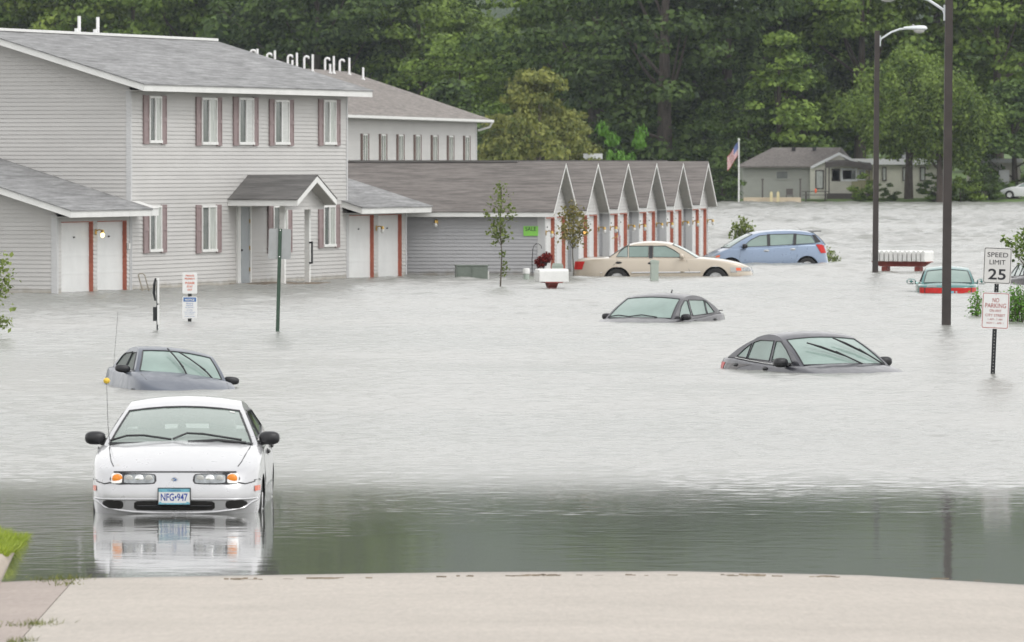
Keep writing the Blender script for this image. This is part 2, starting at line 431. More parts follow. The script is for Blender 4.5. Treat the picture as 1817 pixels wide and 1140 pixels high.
nt.links.new(r.outputs[0], b.inputs['Base Color']); b.inputs['Roughness'].default_value = 0.9
struct(mb.build('ground', m))

# concrete street running into the flood, kerb and gutter on its left
def concrete(name, col, joints=True):
    m, nt, b = new_mat(name)
    n1 = noise(nt, 0.5, 6, 0.65); r1 = ramp(nt, n1.outputs['Fac'], [(0.3, [c * 0.90 for c in col]), (0.7, [c * 1.06 for c in col])])
    n2 = noise(nt, 24, 5, 0.8, vscale=(1, 0.10, 1)); r2 = ramp(nt, n2.outputs['Fac'], [(0.3, 0.86), (0.7, 1.09)])
    mm = N(nt, 'ShaderNodeMix', data_type='RGBA', blend_type='MULTIPLY'); mm.inputs[0].default_value = 1
    nt.links.new(r1.outputs[0], mm.inputs[6]); nt.links.new(r2.outputs[0], mm.inputs[7])
    # damp band beside the water
    tcn = N(nt, 'ShaderNodeTexCoord'); sp = N(nt, 'ShaderNodeSeparateXYZ'); nt.links.new(tcn.outputs['Object'], sp.inputs[0])
    n3 = noise(nt, 1.2, 5); ad = N(nt, 'ShaderNodeMath', operation='MULTIPLY_ADD'); ad.inputs[1].default_value = 0.012
    nt.links.new(n3.outputs['Fac'], ad.inputs[0]); nt.links.new(sp.outputs['Z'], ad.inputs[2])
    r3 = ramp(nt, ad.outputs[0], [(0.009, (0.72, 0.72, 0.74)), (0.018, (1, 1, 1))])
    m2 = N(nt, 'ShaderNodeMix', data_type='RGBA', blend_type='MULTIPLY'); m2.inputs[0].default_value = 1
    nt.links.new(mm.outputs[2], m2.inputs[6]); nt.links.new(r3.outputs[0], m2.inputs[7])
    # dark stains, thin cracks
    n4 = noise(nt, 0.9, 8, 0.8, vscale=(1, 0.35, 1)); r4 = ramp(nt, n4.outputs['Fac'], [(0.24, (0.6, 0.57, 0.52)), (0.33, (1, 1, 1))])
    m3 = N(nt, 'ShaderNodeMix', data_type='RGBA', blend_type='MULTIPLY'); m3.inputs[0].default_value = 1
    nt.links.new(m2.outputs[2], m3.inputs[6]); nt.links.new(r4.outputs[0], m3.inputs[7])
    # transverse contraction joints every few metres
    jm = N(nt, 'ShaderNodeMath', operation='MULTIPLY_ADD'); jm.inputs[1].default_value = 1 / 7.5; jm.inputs[2].default_value = 0.28; nt.links.new(sp.outputs['Y'], jm.inputs[0])
    jf = N(nt, 'ShaderNodeMath', operation='FRACT'); nt.links.new(jm.outputs[0], jf.inputs[0])
    rj = ramp(nt, jf.outputs[0], [(0.0, 0.80), (0.0022, 0.80), (0.0034, 1.0)])
    m4 = N(nt, 'ShaderNodeMix', data_type='RGBA', blend_type='MULTIPLY'); m4.inputs[0].default_value = 1
    nt.links.new(m3.outputs[2], m4.inputs[6]); nt.links.new(rj.outputs[0], m4.inputs[7])
    nt.links.new(m4.outputs[2], b.inputs['Base Color']); b.inputs['Roughness'].default_value = 0.85
    bp = N(nt, 'ShaderNodeBump'); bp.inputs['Distance'].default_value = 0.003; nt.links.new(n2.outputs['Fac'], bp.inputs['Height']); nt.links.new(bp.outputs[0], b.inputs['Normal'])
    return m
M['road'] = concrete('street_concrete', (0.425, 0.385, 0.34))
M['gutter'] = concrete('gutter_concrete', (0.35, 0.295, 0.262))
M['kerb'] = concrete('kerb_concrete', (0.40, 0.34, 0.28))
def xj(y): return -3.62 + (61 - y) * 0.031            # joint between slab and gutter
def xk(y): return xj(y) - 0.62                         # kerb face
yy = [12 + 2.5 * k for k in range(60)]
xr = [0, 0.12, 0.25, 0.38, 0.5, 0.62, 0.75, 0.88, 1]
mb = MB(); mb.grid([[(xj(y) + (9.5 - xj(y)) * t, y, road_z(xj(y) + (9.5 - xj(y)) * t, y)) for t in xr] for y in yy])
struct(mb.build('road', 'road', smooth=True))
mb = MB(); mb.grid([[(xk(y) + 0.613 * t, y, road_z(xj(y), y) - 0.012 * (1 - t) - 0.002) for t in (0, 1)] for y in yy])
struct(mb.build('gutter', 'gutter'))
mb = MB()
prof = [(0.02, -0.03), (0.0, 0.02), (-0.03, 0.10), (-0.07, 0.135), (-0.16, 0.14), (-0.17, -0.1)]
mb.grid([[(xk(y) + a, y, road_z(xj(y), y) + h) for a, h in prof] for y in yy])
struct(mb.build('kerb', 'kerb', smooth=True))
# crumbs of washed-up debris and tufts in the joint
# grass verge behind the kerb (soil sheet + blades)
def verge_top(x, y):
    d = (xk(y) - 0.16 - x)
    return road_z(xj(y), y) + 0.13 + 0.16 * min(1, max(0, d) * 1.5) + 0.02 * sin(y * 2.1 + x * 1.3)
m, nt, b = new_mat('verge_soil')
n = noise(nt, 6, 5); r = ramp(nt, n.outputs['Fac'], [(0.3, (0.05, 0.06, 0.02)), (0.7, (0.10, 0.13, 0.03))])
nt.links.new(r.outputs[0], b.inputs['Base Color']); b.inputs['Roughness'].default_value = 0.95
mb = MB(); mb.grid([[(xk(y) - 0.155 - t, y, verge_top(xk(y) - 0.155 - t, y) - (0.0 if t > 0 else 0.02)) for t in (0, 0.3, 0.7, 1.5, 3, 6, 15)] for y in [12 + 2.5 * k for k in range(28)]])
struct(mb.build('verge', m))
rng = np.random.RandomState(3)
nb = 42000
V = np.zeros((nb * 3, 3)); k = 0
for i in range(nb):
    y = rng.uniform(52, 68.6); x = xk(y) - 0.02 - abs(rng.normal(0, 0.7))
    if y < 62.6: x -= 0.20 if y > 61.5 else 0.30
    
    z0 = verge_top(x, y) - 0.02
    if z0 < -0.08: continue
    h = rng.uniform(0.03, 0.12); a = rng.uniform(0, 6.28); l = rng.uniform(0.01, 0.07); w = 0.006
    if x > xk(y) - 0.3 and y > 61: l += 0.05; a = rng.normal(0, 0.6)
    V[k:k + 3] = [(x - w * sin(a), y + w * cos(a), z0), (x + w * sin(a), y - w * cos(a), z0), (x + l * cos(a), y + l * sin(a), z0 + h)]; k += 3
V = V[:k]
me = bpy.data.meshes.new('grass'); me.from_pydata(V.tolist(), [], [(i, i + 1, i + 2) for i in range(0, k, 3)])
me.materials.append(leaf_mat('verge_grass', (0.22, 0.30, 0.03), (0.40, 0.48, 0.07), 1.2))
go = bpy.data.objects.new('grass', me); COL.objects.link(go); tag(go, 'bright green grass on the verge left of the street', 'grass'); go['kind'] = 'stuff'
# tufts growing in the joint beside the slab
V = []; Fc = []
for (cx_, cy_, n_, rr) in ((xj(60.2) - 0.10, 60.2, 130, 0.12), (xj(58.9) - 0.02, 58.9, 40, 0.06), (xj(50.5) - 0.02, 50.5, 120, 0.10), (xj(47.5), 47.5, 60, 0.05)):
    for i in range(n_):
        a = rng.uniform(0, 6.28); x = cx_ + rng.normal(0, rr); y = cy_ + rng.normal(0, rr * 2.5); z = road_z(xj(y), y)
        h = rng.uniform(0.01, 0.05); i0 = len(V)
        V += [(x - 0.004, y, z - 0.01), (x + 0.004, y, z - 0.01), (x + rng.normal(0, 0.04), y + rng.normal(0, 0.04), z + h)]; Fc.append((i0, i0 + 1, i0 + 2))
me = bpy.data.meshes.new('joint_weeds'); me.from_pydata(V, [], Fc); me.materials.append(M['leaf_olive'])
go = bpy.data.objects.new('joint_weeds', me); COL.objects.link(go); tag(go, 'olive weed tufts in the joint between slab and gutter', 'weeds'); go['kind'] = 'stuff'
# thin line of washed-up debris left on the slab
V = []; Fc = []
for i in range(420):
    x = rng.uniform(-2.6, 3.9); y = 60.15 + 0.10 * sin(x * 1.3) + 0.05 * sin(x * 4.1) + rng.normal(0, 0.08) - (0.35 if x < -0.9 else 0)
    if sin(x * 3.1 + 1) + 0.6 * sin(x * 7.7) < 0.75 and rng.rand() > 0.05: continue
    z = road_z(x, y) + 0.004; l = rng.uniform(0.01, 0.05); w = rng.uniform(0.002, 0.006); a = rng.uniform(-0.6, 0.6); h = rng.uniform(0.002, 0.012)
    i0 = len(V)
    for (s, t, q) in ((-1, -1, 0), (1, -1, 0), (1, 1, h), (-1, 1, h)):
        V.append((x + s * l * cos(a) - t * w * sin(a), y + s * l * sin(a) + t * w * cos(a), z + q))
    Fc.append((i0, i0 + 1, i0 + 2, i0 + 3))
me = bpy.data.meshes.new('debris_line'); me.from_pydata(V, [], Fc); me.materials.append(mat('debris', (0.19, 0.155, 0.11), 0.9, 0.5, 5))
go = bpy.data.objects.new('debris_line', me); COL.objects.link(go); tag(go, 'thin line of brown twigs and silt left on the concrete at the water edge', 'debris'); go['kind'] = 'stuff'

# ---- flood water: wind waves further out, nearly still in the shallows by the street.
# The waves are real relief: random wave trains running before the wind, steeper in gusts.
m, nt, b = new_mat('flood_water')
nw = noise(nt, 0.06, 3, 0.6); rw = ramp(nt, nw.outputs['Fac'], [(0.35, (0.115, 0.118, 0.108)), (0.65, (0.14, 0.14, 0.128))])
# sky brightness painted into the open water's base colour; still shallows kept darker
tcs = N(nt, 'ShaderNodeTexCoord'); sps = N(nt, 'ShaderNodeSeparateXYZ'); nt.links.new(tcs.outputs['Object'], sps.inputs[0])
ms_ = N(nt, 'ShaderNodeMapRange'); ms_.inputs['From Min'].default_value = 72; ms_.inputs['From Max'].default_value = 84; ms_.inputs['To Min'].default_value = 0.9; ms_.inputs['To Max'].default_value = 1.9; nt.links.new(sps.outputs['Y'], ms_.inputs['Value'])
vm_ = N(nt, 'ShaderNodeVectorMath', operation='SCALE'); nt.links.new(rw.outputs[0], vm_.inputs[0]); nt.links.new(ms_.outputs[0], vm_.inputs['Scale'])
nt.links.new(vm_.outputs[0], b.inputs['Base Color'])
b.inputs['IOR'].default_value = 1.333; 
tcw = N(nt, 'ShaderNodeTexCoord'); spw = N(nt, 'ShaderNodeSeparateXYZ'); nt.links.new(tcw.outputs['Object'], spw.inputs[0])
mrw = N(nt, 'ShaderNodeMapRange'); mrw.interpolation_type = 'SMOOTHSTEP'; mrw.inputs['From Min'].default_value = 72; mrw.inputs['From Max'].default_value = 84; mrw.inputs['To Min'].default_value = 0.045; mrw.inputs['To Max'].default_value = 0.25
nt.links.new(spw.outputs['Y'], mrw.inputs['Value']); nt.links.new(mrw.outputs[0], b.inputs['Roughness'])
rr1 = noise(nt, 9, 4, 0.6, vscale=(0.6, 1.0, 1)); bp = N(nt, 'ShaderNodeBump'); bp.inputs['Strength'].default_value = 1.0; bp.inputs['Distance'].default_value = 1.0
tcb = N(nt, 'ShaderNodeTexCoord'); spb = N(nt, 'ShaderNodeSeparateXYZ'); nt.links.new(tcb.outputs['Object'], spb.inputs[0])
nb1 = noise(nt, 0.45, 4, 0.6, vscale=(1, .5, 1)); yb = N(nt, 'ShaderNodeMath', operation='MULTIPLY_ADD'); yb.inputs[1].default_value = 9.0; nt.links.new(nb1.outputs['Fac'], yb.inputs[0]); nt.links.new(spb.outputs['Y'], yb.inputs[2])
mb0 = N(nt, 'ShaderNodeMapRange'); mb0.inputs['From Min'].default_value = 66; mb0.inputs['From Max'].default_value = 86; nt.links.new(yb.outputs[0], mb0.inputs['Value'])
mb1 = ramp(nt, mb0.outputs[0], [(0.0, 0.00014), (0.25, 0.0004), (0.45, 0.0014), (0.68, 0.0026), (0.85, 0.0046)])
rr2 = noise(nt, 3.0, 3, 0.6, vscale=(0.8, 0.7, 1)); sm = N(nt, 'ShaderNodeMath', operation='MULTIPLY_ADD'); sm.inputs[1].default_value = 1.6; nt.links.new(rr2.outputs['Fac'], sm.inputs[0]); nt.links.new(rr1.outputs['Fac'], sm.inputs[2])
hm_ = N(nt, 'ShaderNodeMath', operation='MULTIPLY'); nt.links.new(sm.outputs[0], hm_.inputs[0]); nt.links.new(mb1.outputs[0], hm_.inputs[1])
nt.links.new(hm_.outputs[0], bp.inputs['Height']); nt.links.new(bp.outputs[0], b.inputs['Normal'])
def smoothstep(a, c, x):
    t = np.clip((x - a) / (c - a), 0, 1); return t * t * (3 - 2 * t)
def vnoise(x, y, seed):
    """cheap smooth 2-D noise from a few incommensurate sines, about -1..1"""
    r = np.random.RandomState(seed); o = 0
    for k in range(7):
        a = r.uniform(0, 6.28); f = r.uniform(0.6, 1.9); o = o + np.sin((x * np.cos(a) + y * np.sin(a)) * f + r.uniform(0, 6.28))
    return o / 3.2
NR, NC = 2700, 330
tY = np.linspace(0, 1, NR); Yr = 58.0 * np.exp(tY * math.log(606 / 58.0))
Uc = np.linspace(-1, 1, NC)
YY = np.repeat(Yr[:, None], NC, 1); XX = (0.098 * YY + 1.5) * Uc[None, :]
resx = (0.098 * YY + 1.5) * 2 / NC; resy = YY * math.log(606 / 58.0) / NR
jx = np.random.RandomState(1).uniform(-.25, .25, YY.shape) * resx
rW = np.random.RandomState(21)
Hh = np.zeros_like(YY); nwv = 90
windy = smoothstep(70.5, 83.5, YY + 2.4 * vnoise(XX * .5, YY * .22, 5) + 0.9 * vnoise(XX * 1.6, YY * .9, 6))
gust = 0.86 + 0.26 * vnoise(XX * .10, YY * .045, 7) + .14 * vnoise(XX * .5, YY * .16, 8)
gust *= 1 - 0.66 * smoothstep(.35, 1.15, vnoise(XX * .07, YY * .11, 9) + .35 * vnoise(XX * .5, YY * .6, 12)) * smoothstep(86, 110, YY)      # slick lanes that mirror the far trees
S_W, S_C = 0.112, 0.0036
for k in range(nwv):
    lam = 0.17 * math.exp(rW.uniform(0, 1) ** 1.25 * math.log(3.2 / 0.17)); th = math.radians(90 + rW.normal(0, 45))
    kk = 2 * pi / lam; kx, ky = kk * math.cos(th), kk * math.sin(th)
    ph = rW.uniform(0, 6.28) + 1.2 * vnoise(XX / (lam * 9), YY / (lam * 9), 100 + k)
    # waves too short for the local mesh fade out, the rest share the slope
    need = np.maximum(abs(math.cos(th)) * resx, abs(math.sin(th)) * resy) * 3.2
    w = smoothstep(0.7, 1.3, lam / need)
    Hh += w * np.sin(kx * XX + ky * YY + ph) / kk * np.minimum(1, (0.5 * np.maximum(YY, 80) / 95 / lam)) ** 1.7
patch = smoothstep(.35, 1.2, vnoise(XX * .35, YY * 1.1, 31) + .5 * vnoise(XX * 1.2, YY * 3.0, 32))
amp_ = (.010 * patch * smoothstep(63, 70, YY) + S_W * windy ** 1.6 * np.clip(gust, .25, 1.5) + S_C) * math.sqrt(2 / nwv) * 1.25
Hh *= amp_
Hh *= 1 + 1.9 * smoothstep(110, 380, YY)
Hh = np.where(YY < 62.5, Hh * smoothstep(58, 62.5, YY), Hh) 
Vv = np.stack([XX, YY, Hh], 2).reshape(-1, 3)
idx = np.arange(NR * NC).reshape(NR, NC)
Q = np.stack([idx[:-1, :-1], idx[:-1, 1:], idx[1:, 1:], idx[1:, :-1]], 2).reshape(-1, 4)
# still margins either side and behind, out to where nobody looks
ex = np.array([[-600, 40, -.02], [600, 40, -.02], [600, 606, -.02], [-600, 606, -.02]]); n0 = len(Vv)
L0, L1 = Vv[idx[0, 0]], Vv[idx[-1, 0]]; R0, R1 = Vv[idx[0, -1]], Vv[idx[-1, -1]]
mg = np.array([L0, R0, R1, L1]) * np.array([1, 1, 0]) + np.array([0, 0, -.02])
Vall = np.concatenate([Vv, ex, mg])
ext = np.array([[n0, n0 + 1, n0 + 5, n0 + 4], [n0 + 1, n0 + 2, n0 + 6, n0 + 5], [n0 + 3, n0, n0 + 4, n0 + 7]])
Qa = np.concatenate([Q, ext])
me = bpy.data.meshes.new('water'); me.vertices.add(len(Vall)); me.vertices.foreach_set('co', Vall.ravel())
me.loops.add(len(Qa) * 4); me.loops.foreach_set('vertex_index', Qa.ravel())
me.polygons.add(len(Qa)); me.polygons.foreach_set('loop_start', np.arange(len(Qa)) * 4); me.polygons.foreach_set('loop_total', np.full(len(Qa), 4))
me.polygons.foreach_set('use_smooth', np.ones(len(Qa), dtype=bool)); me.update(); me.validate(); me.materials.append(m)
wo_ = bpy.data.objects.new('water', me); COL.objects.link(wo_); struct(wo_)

# ---- far hills (their own wooded texture at two kilometres)
m, nt, b = new_mat('hill_woods')
n = noise(nt, 0.05, 8, 0.7); r = ramp(nt, n.outputs['Fac'], [(0.35, (0.012, 0.026, 0.012)), (0.5, (0.035, 0.06, 0.022)), (0.65, (0.06, 0.09, 0.035))])
nt.links.new(r.outputs[0], b.inputs['Base Color']); b.inputs['Roughness'].default_value = 0.95
bp = N(nt, 'ShaderNodeBump'); bp.inputs['Distance'].default_value = 6; nt.links.new(n.outputs['Fac'], bp.inputs['Height']); nt.links.new(bp.outputs[0], b.inputs['Normal'])
def hill(name, y0, y1, h, wob, xs0, xs1, seed, step=12):
    rr = random.Random(seed); rows = []
    ph = [rr.uniform(0, 6) for _ in range(6)]
    for j in range(9):
        t = j / 8; y = y0 + (y1 - y0) * t; row = []
        x = xs0
        while x <= xs1:
            hz = h * (t ** 0.8) * (1 + wob * sin(x * 0.006 + ph[0]) + wob * 0.5 * sin(x * 0.017 + ph[1])) + (rr.uniform(-1, 1) * h * 0.012 if j else 0)
            row.append((x, y, hz)); x += step
        rows.append(row)
    mb = MB(); mb.grid(rows); return struct(mb.build(name, m, smooth=True))
hill('hills', 1900, 2900, 230, 0.08, -650, 650, 4)

# ---- valley air
def haze(density):
    mb = MB(); mb.box(-699, 699, -119, 3099, -3, 280)
    hm = bpy.data.materials.new('valley_haze'); hm.use_nodes = True; nt = hm.node_tree; nt.nodes.clear()
    o = nt.nodes.new('ShaderNodeOutputMaterial'); v = nt.nodes.new('ShaderNodeVolumePrincipled')
    v.inputs['Color'].default_value = (0.85, 0.92, 1.0, 1); v.inputs['Density'].default_value = density; v.inputs['Anisotropy'].default_value = 0.2
    nt.links.new(v.outputs[0], o.inputs['Volume'])
    ob = mb.build('haze', hm); ob['kind'] = 'stuff'; return ob
# ================================================================== BUILDINGS
def facade(px, tn, py=None, ybase=None):
    """origin on the water at pixel (px,py); direction of the receding face = (tn,1)"""
    o = at_z(px, py); u = Vector((tn, 1, 0)).normalized()
    return o, u
def u_of(o, u, px):
    a = (px - 908.5) / F
    return (a * o.y - o.x) / (u.x - a * u.y)
class Frame:
    """local frame: x along the receding face, y into the building, outward = -y"""
    def __init__(s, px, py, tn):
        s.o, s.u = facade(px, tn, py); s.rot = (0, 0, atan2(s.u.y, s.u.x))
    def U(s, px): return u_of(s.o, s.u, px)
    def sc(s, u): return F / (s.o.y + u * s.u.y)          # photo pixels per metre at u
    def Z(s, py, u): return HC - (py - 285.0) / s.sc(u)
PITCH = 0.109
def wall_strips(mb, P, u0, u1, z0, z1, top=None, holes=(), depth=0.024, pitch=PITCH):
    """clapboards as real sawtooth courses. P(u, out, z)->point. top(z)->(ulo,uhi) clip above the eaves"""
    n0 = math.floor(z0 / pitch)
    k = n0
    while k * pitch < z1:
        a, b = max(k * pitch, z0), min((k + 1) * pitch, z1); k += 1
        if b - a < 0.002: continue
        segs = [(u0, u1)]
        for (h0, h1, g0, g1) in holes:
            if g0 < (a + b) / 2 < g1:
                new = []
                for s0, s1 in segs:
                    if h1 <= s0 or h0 >= s1: new.append((s0, s1)); continue
                    if h0 > s0: new.append((s0, h0))
                    if h1 < s1: new.append((h1, s1))
                segs = new
        for s0, s1 in segs:
            if top:
                lo_a, hi_a = top(a); lo_b, hi_b = top(b)
                a0, a1 = max(s0, lo_a), min(s1, hi_a); b0, b1 = max(s0, lo_b), min(s1, hi_b)
                if a1 - a0 < 0.02: continue
                if b1 < b0: b0 = b1 = (b0 + b1) / 2
            else: a0, a1, b0, b1 = s0, s1, s0, s1
            lip = 0.018
            mb.quad(P(a0, depth, a), P(a1, depth, a), P(b1, 0.004, b), P(b0, 0.004, b))
            mb.quad(P(a0, 0.0, a - 0.0005), P(a1, 0.0, a - 0.0005), P(a1, depth, a), P(a0, depth, a))
def window(par, u0, u1, z0, z1, shut='shutter', sw=0.42, left_dark=True, gl='glass_dark', gp='glass_pale', group=None):
    """slider window on the face y=0: frame, two panes, two panelled shutters"""
    fr = MB(); t = 0.055; d0, d1 = -0.075, -0.0
    fr.box(u0, u1, d0, d1, z1 - t, z1); fr.box(u0 - 0.02, u1 + 0.02, d0 - 0.015, d1, z0 - 0.02, z0 + t)
    fr.box(u0, u0 + t, d0 + 0.003, d1, z0 + t, z1 - t); fr.box(u1 - t, u1, d0 + 0.003, d1, z0 + t, z1 - t)
    um = (u0 + u1) / 2; fr.box(um - 0.035, um + 0.035, d0 + 0.006, d1, z0 + t, z1 - t)
    w = fr.build('window', M['white'], par)
    mb = MB(); mb.box(u0 + t, um - 0.035, -0.036, -0.028, z0 + t, z1 - t); mb.build('pane', M[gl if left_dark else gp], w)
    mb = MB(); mb.box(um + 0.035, u1 - t, -0.050, -0.042, z0 + t, z1 - t); mb.build('pane', M[gp if left_dark else gl], w)
    if shut:
        for (a, b) in ((u0 - sw - 0.03, u0 - 0.03), (u1 + 0.03, u1 + 0.03 + sw)):
            s = MB(); e = 0.05; za, zb = z0 - 0.05, z1 + 0.02
            s.box(a, b, -0.062, -0.02, za, za + 0.09); s.box(a, b, -0.062, -0.02, zb - 0.09, zb)
            zm = (za + zb) / 2; s.box(a, b, -0.062, -0.02, zm - 0.05, zm + 0.05)
            s.box(a, a + e, -0.061, -0.02, za + 0.09, zm - 0.05); s.box(a, a + e, -0.061, -0.02, zm + 0.05, zb - 0.09)
            s.box(b - e, b, -0.061, -0.02, za + 0.09, zm - 0.05); s.box(b - e, b, -0.061, -0.02, zm + 0.05, zb - 0.09)
            s.box(a + e, b - e, -0.048, -0.02, za + 0.09, zm - 0.05); s.box(a + e, b - e, -0.048, -0.02, zm + 0.05, zb - 0.09)
            s.build('shutter', M[shut], w)
    return w
def garage_door(par, u0, u1, z1, rec=0.095, red=True, panels=5):
    """recessed sectional door between red jambs"""
    mb = MB(); z0 = -0.45; hh = (z1 - 0.03 - z0) / panels
    mb.box(u0 + 0.03, u1 - 0.03, rec, rec + 0.04, z0, z1)
    for k in range(panels):
        a = z0 + k * hh
        mb.box(u0 + 0.03, u1 - 0.03, rec - 0.006, rec - 0.0005, a + 0.012, a + 0.05)
    d = mb.build('garage_door', M['door_white'], par)
    h = MB(); um = (u0 + u1) / 2; h.box(um - 0.05, um + 0.05, rec - 0.03, rec - 0.013, 1.42, 1.46); h.build('handle', M['black'], d)
    j = MB(); j.box(u1 - 0.03, u1 + 0.006, -0.012, rec + 0.002, -0.45, z1); j.box(u0 - 0.006, u0 + 0.03, 0.012, rec + 0.002, -0.45, z1)
    j.box(u0 + 0.03, u1 - 0.03, -0.010, rec, z1 - 0.03, z1 + 0.012)
    j.build('door_jamb', M['red'], par)
    return d
def wall_lamp(par, x, y, z, out=(0, -1), lit=None, bulb='bulb_off', facing_cam=False):
    """brass arm with a small globe; out = direction from the wall (local)"""
    mb = MB(); ox, oy = out
    mb.ellip((x + ox * 0.02, y + oy * 0.02, z), (0.06 if not ox else 0.02, 0.06 if not oy else 0.02, 0.09), 10, 6)
    mb.tube([(x + ox * 0.02, y + oy * 0.02, z + 0.03), (x + ox * 0.10, y + oy * 0.10, z + 0.06), (x + ox * 0.2, y + oy * 0.2, z + 0.04)], 0.018, 6)
    mb.tube([(x + ox * 0.2, y + oy * 0.2, z + 0.06), (x + ox * 0.2, y + oy * 0.2, z - 0.02)], [0.035, 0.055], 10)
    l = mb.build('wall_lamp', M['brass'], par, smooth=True)
    g = MB(); g.ellip((x + ox * 0.2, y + oy * 0.2, z - 0.08), (0.055, 0.055, 0.075), 12, 8); g.build('globe', M[lit or bulb], l, smooth=True)
    return l
def gable_roof(par, u0, u1, v_eave0, v_eave1, z_eave, slope, shingle, fascia=0.19, axis='u', thick=0.06, soffit=True, cap=None, white=True):
    """two slopes, ridge along x (axis 'u'); eaves at y=v_eave0 and v_eave1"""
    vm = (v_eave0 + v_eave1) / 2; zr = z_eave + slope * (vm - v_eave0)
    mb = MB()
    # slab with thickness; small random course steps give an uneven shingle surface
    for (va, za, vb, zb) in ((v_eave0 - 0.03, z_eave - 0.03 * slope, vm, zr), (v_eave1 + 0.03, z_eave - 0.03 * slope, vm, zr)):
        mb.quad((u0 - 0.03, va, za), (u1 + 0.03, va, za), (u1 + 0.03, vb, zb), (u0 - 0.03, vb, zb))
        mb.quad((u0 - 0.03, va, za - 0.03), (u1 + 0.03, va, za - 0.03), (u1 + 0.03, va, za), (u0 - 0.03, va, za))
    for uu in (u0 - 0.03, u1 + 0.03):
        mb.quad((uu, v_eave0 - 0.03, z_eave - 0.03 * slope), (uu, vm, zr), (uu, vm, zr - 0.03), (uu, v_eave0 - 0.03, z_eave - 0.03 * slope - 0.03))
        mb.quad((uu, v_eave1 + 0.03, z_eave - 0.03 * slope), (uu, vm, zr), (uu, vm, zr - 0.03), (uu, v_eave1 + 0.03, z_eave - 0.03 * slope - 0.03))
    r = mb.build('roof', M[shingle], par)
    f = MB(); t = 0.03
    for v, s in ((v_eave0, 1), (v_eave1, -1)):
        f.box(u0, u1, min(v, v + s * t), max(v, v + s * t), z_eave - fascia - 0.015, z_eave - 0.012)
    for uu, s in ((u0, 1), (u1, -1)):
        a, b = min(uu, uu + s * t), max(uu, uu + s * t)
        for (va, vb) in ((v_eave0, vm), (v_eave1, vm)):
            f.prism([(va, z_eave - 0.012 - fascia), (va, z_eave - 0.034), (vb, zr - 0.034), (vb, zr - 0.012 - fascia)], 'x', a + 0.003 * s, b + 0.003 * s)
    f.build('fascia', M['trim' if white else 'soffit'], r)
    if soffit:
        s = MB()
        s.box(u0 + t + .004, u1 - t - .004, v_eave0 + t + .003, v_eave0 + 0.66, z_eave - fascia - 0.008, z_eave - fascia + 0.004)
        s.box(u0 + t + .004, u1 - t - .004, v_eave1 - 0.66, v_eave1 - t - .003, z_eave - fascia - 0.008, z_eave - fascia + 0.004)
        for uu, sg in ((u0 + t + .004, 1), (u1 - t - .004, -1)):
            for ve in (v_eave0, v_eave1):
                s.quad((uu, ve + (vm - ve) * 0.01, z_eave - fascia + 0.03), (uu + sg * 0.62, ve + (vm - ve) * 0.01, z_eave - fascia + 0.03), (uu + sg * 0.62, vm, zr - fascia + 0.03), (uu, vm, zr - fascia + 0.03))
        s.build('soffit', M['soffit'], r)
    return r, vm, zr
def vent_pipe(par, u, v, z, h, r=0.045, m='pvc'):
    mb = MB(); mb.tube([(u, v, z - 0.15), (u, v, z + h)], r, 8); mb.tube([(u, v, z - 0.1), (u, v, z + 0.04)], r * 1.8, 8)
    return mb.build('vent_pipe', M[m], par)
def hook_pipe(par, u, v, z, h, r=0.045, d=(0, -1)):
    mb = MB(); pts = [(u, v, z - 0.15), (u, v, z + h - 0.1)]
    for k in range(1, 7):
        a = pi * k / 6
        pts.append((u + d[0] * 0.11 * (1 - cos(a)), v + d[1] * 0.11 * (1 - cos(a)), z + h - 0.1 + 0.11 * sin(a)))
    mb.tube(pts, r, 8); return mb.build('hooked_vent_pipe', M['pvc'], par)
def pipe_uv(fr, px, v):
    """u on the line y=v of frame fr seen at column px"""
    a = (px - 908.5) / F; vx, vy = -fr.u.y, fr.u.x
    ox, oy = fr.o.x + vx * v, fr.o.y + vy * v
    return (a * oy - ox) / (fr.u.x - a * fr.u.y)

# ---------------------------------------------------------------- main two-storey block
FM = Frame(231, 514.5, 0.30)
L_M, W_M = 18.7, 8.6
ZE = 5.50                               # roof edge above the eaves
SL = 0.302
bM = thing('apartment_building', 'two storey pale grey sided apartment block with pink shutters and a gabled porch', 'building', FM.o, FM.rot)
TH = 0.6
vm = W_M / 2
zr = ZE + SL * (vm + TH)
mb = MB()
wall_strips(mb, lambda u, o, z: (u, -o, z), 0, L_M, -0.55, ZE - 0.15)
def topc(z):
    zz = ZE - 0.12
    if z <= zz: return (0, W_M)
    t = (z - zz) / SL
    return (min(t - TH * 0 , vm) if t < vm else vm, W_M - min(t, vm))
def gable_top(W, ze, sl, ov):
    def f(z):
        e = max(0, (z - (ze + sl * ov)) / sl)
        return (min(e, W / 2), max(W - e, W / 2))
    return f
gt = gable_top(W_M, ZE - 0.07, SL, TH)
wall_strips(mb, lambda v, o, z: (-o, v, z), 0, W_M, -0.55, zr - 0.1, top=gt)
wall_strips(mb, lambda v, o, z: (L_M + o, v, z), 0, W_M, -0.55, zr - 0.1, top=gt)
wall_strips(mb, lambda u, o, z: (u, W_M + o, z), 0, L_M, -0.55, ZE - 0.15)
mb.build('wall', M['siding'], bM)
for (x, y) in ((0, 0), (L_M, 0), (0, W_M), (L_M, W_M)):
    mb = MB()
    sx_, sy_ = (1 if x == 0 else -1), (1 if y == 0 else -1)
    mb.box(min(x - sx_ * .03, x + sx_ * .09), max(x - sx_ * .03, x + sx_ * .09), min(y - sy_ * .03, y + sy_ * .10), max(y - sy_ * .03, y + sy_ * .10), -0.55, ZE - 0.16)
    mb.build('corner_post', M['corner'], bM)
rM, _, zrM = gable_roof(bM, -TH, L_M + TH, -TH, W_M + TH, ZE, SL, 'shingle', fascia=0.19)
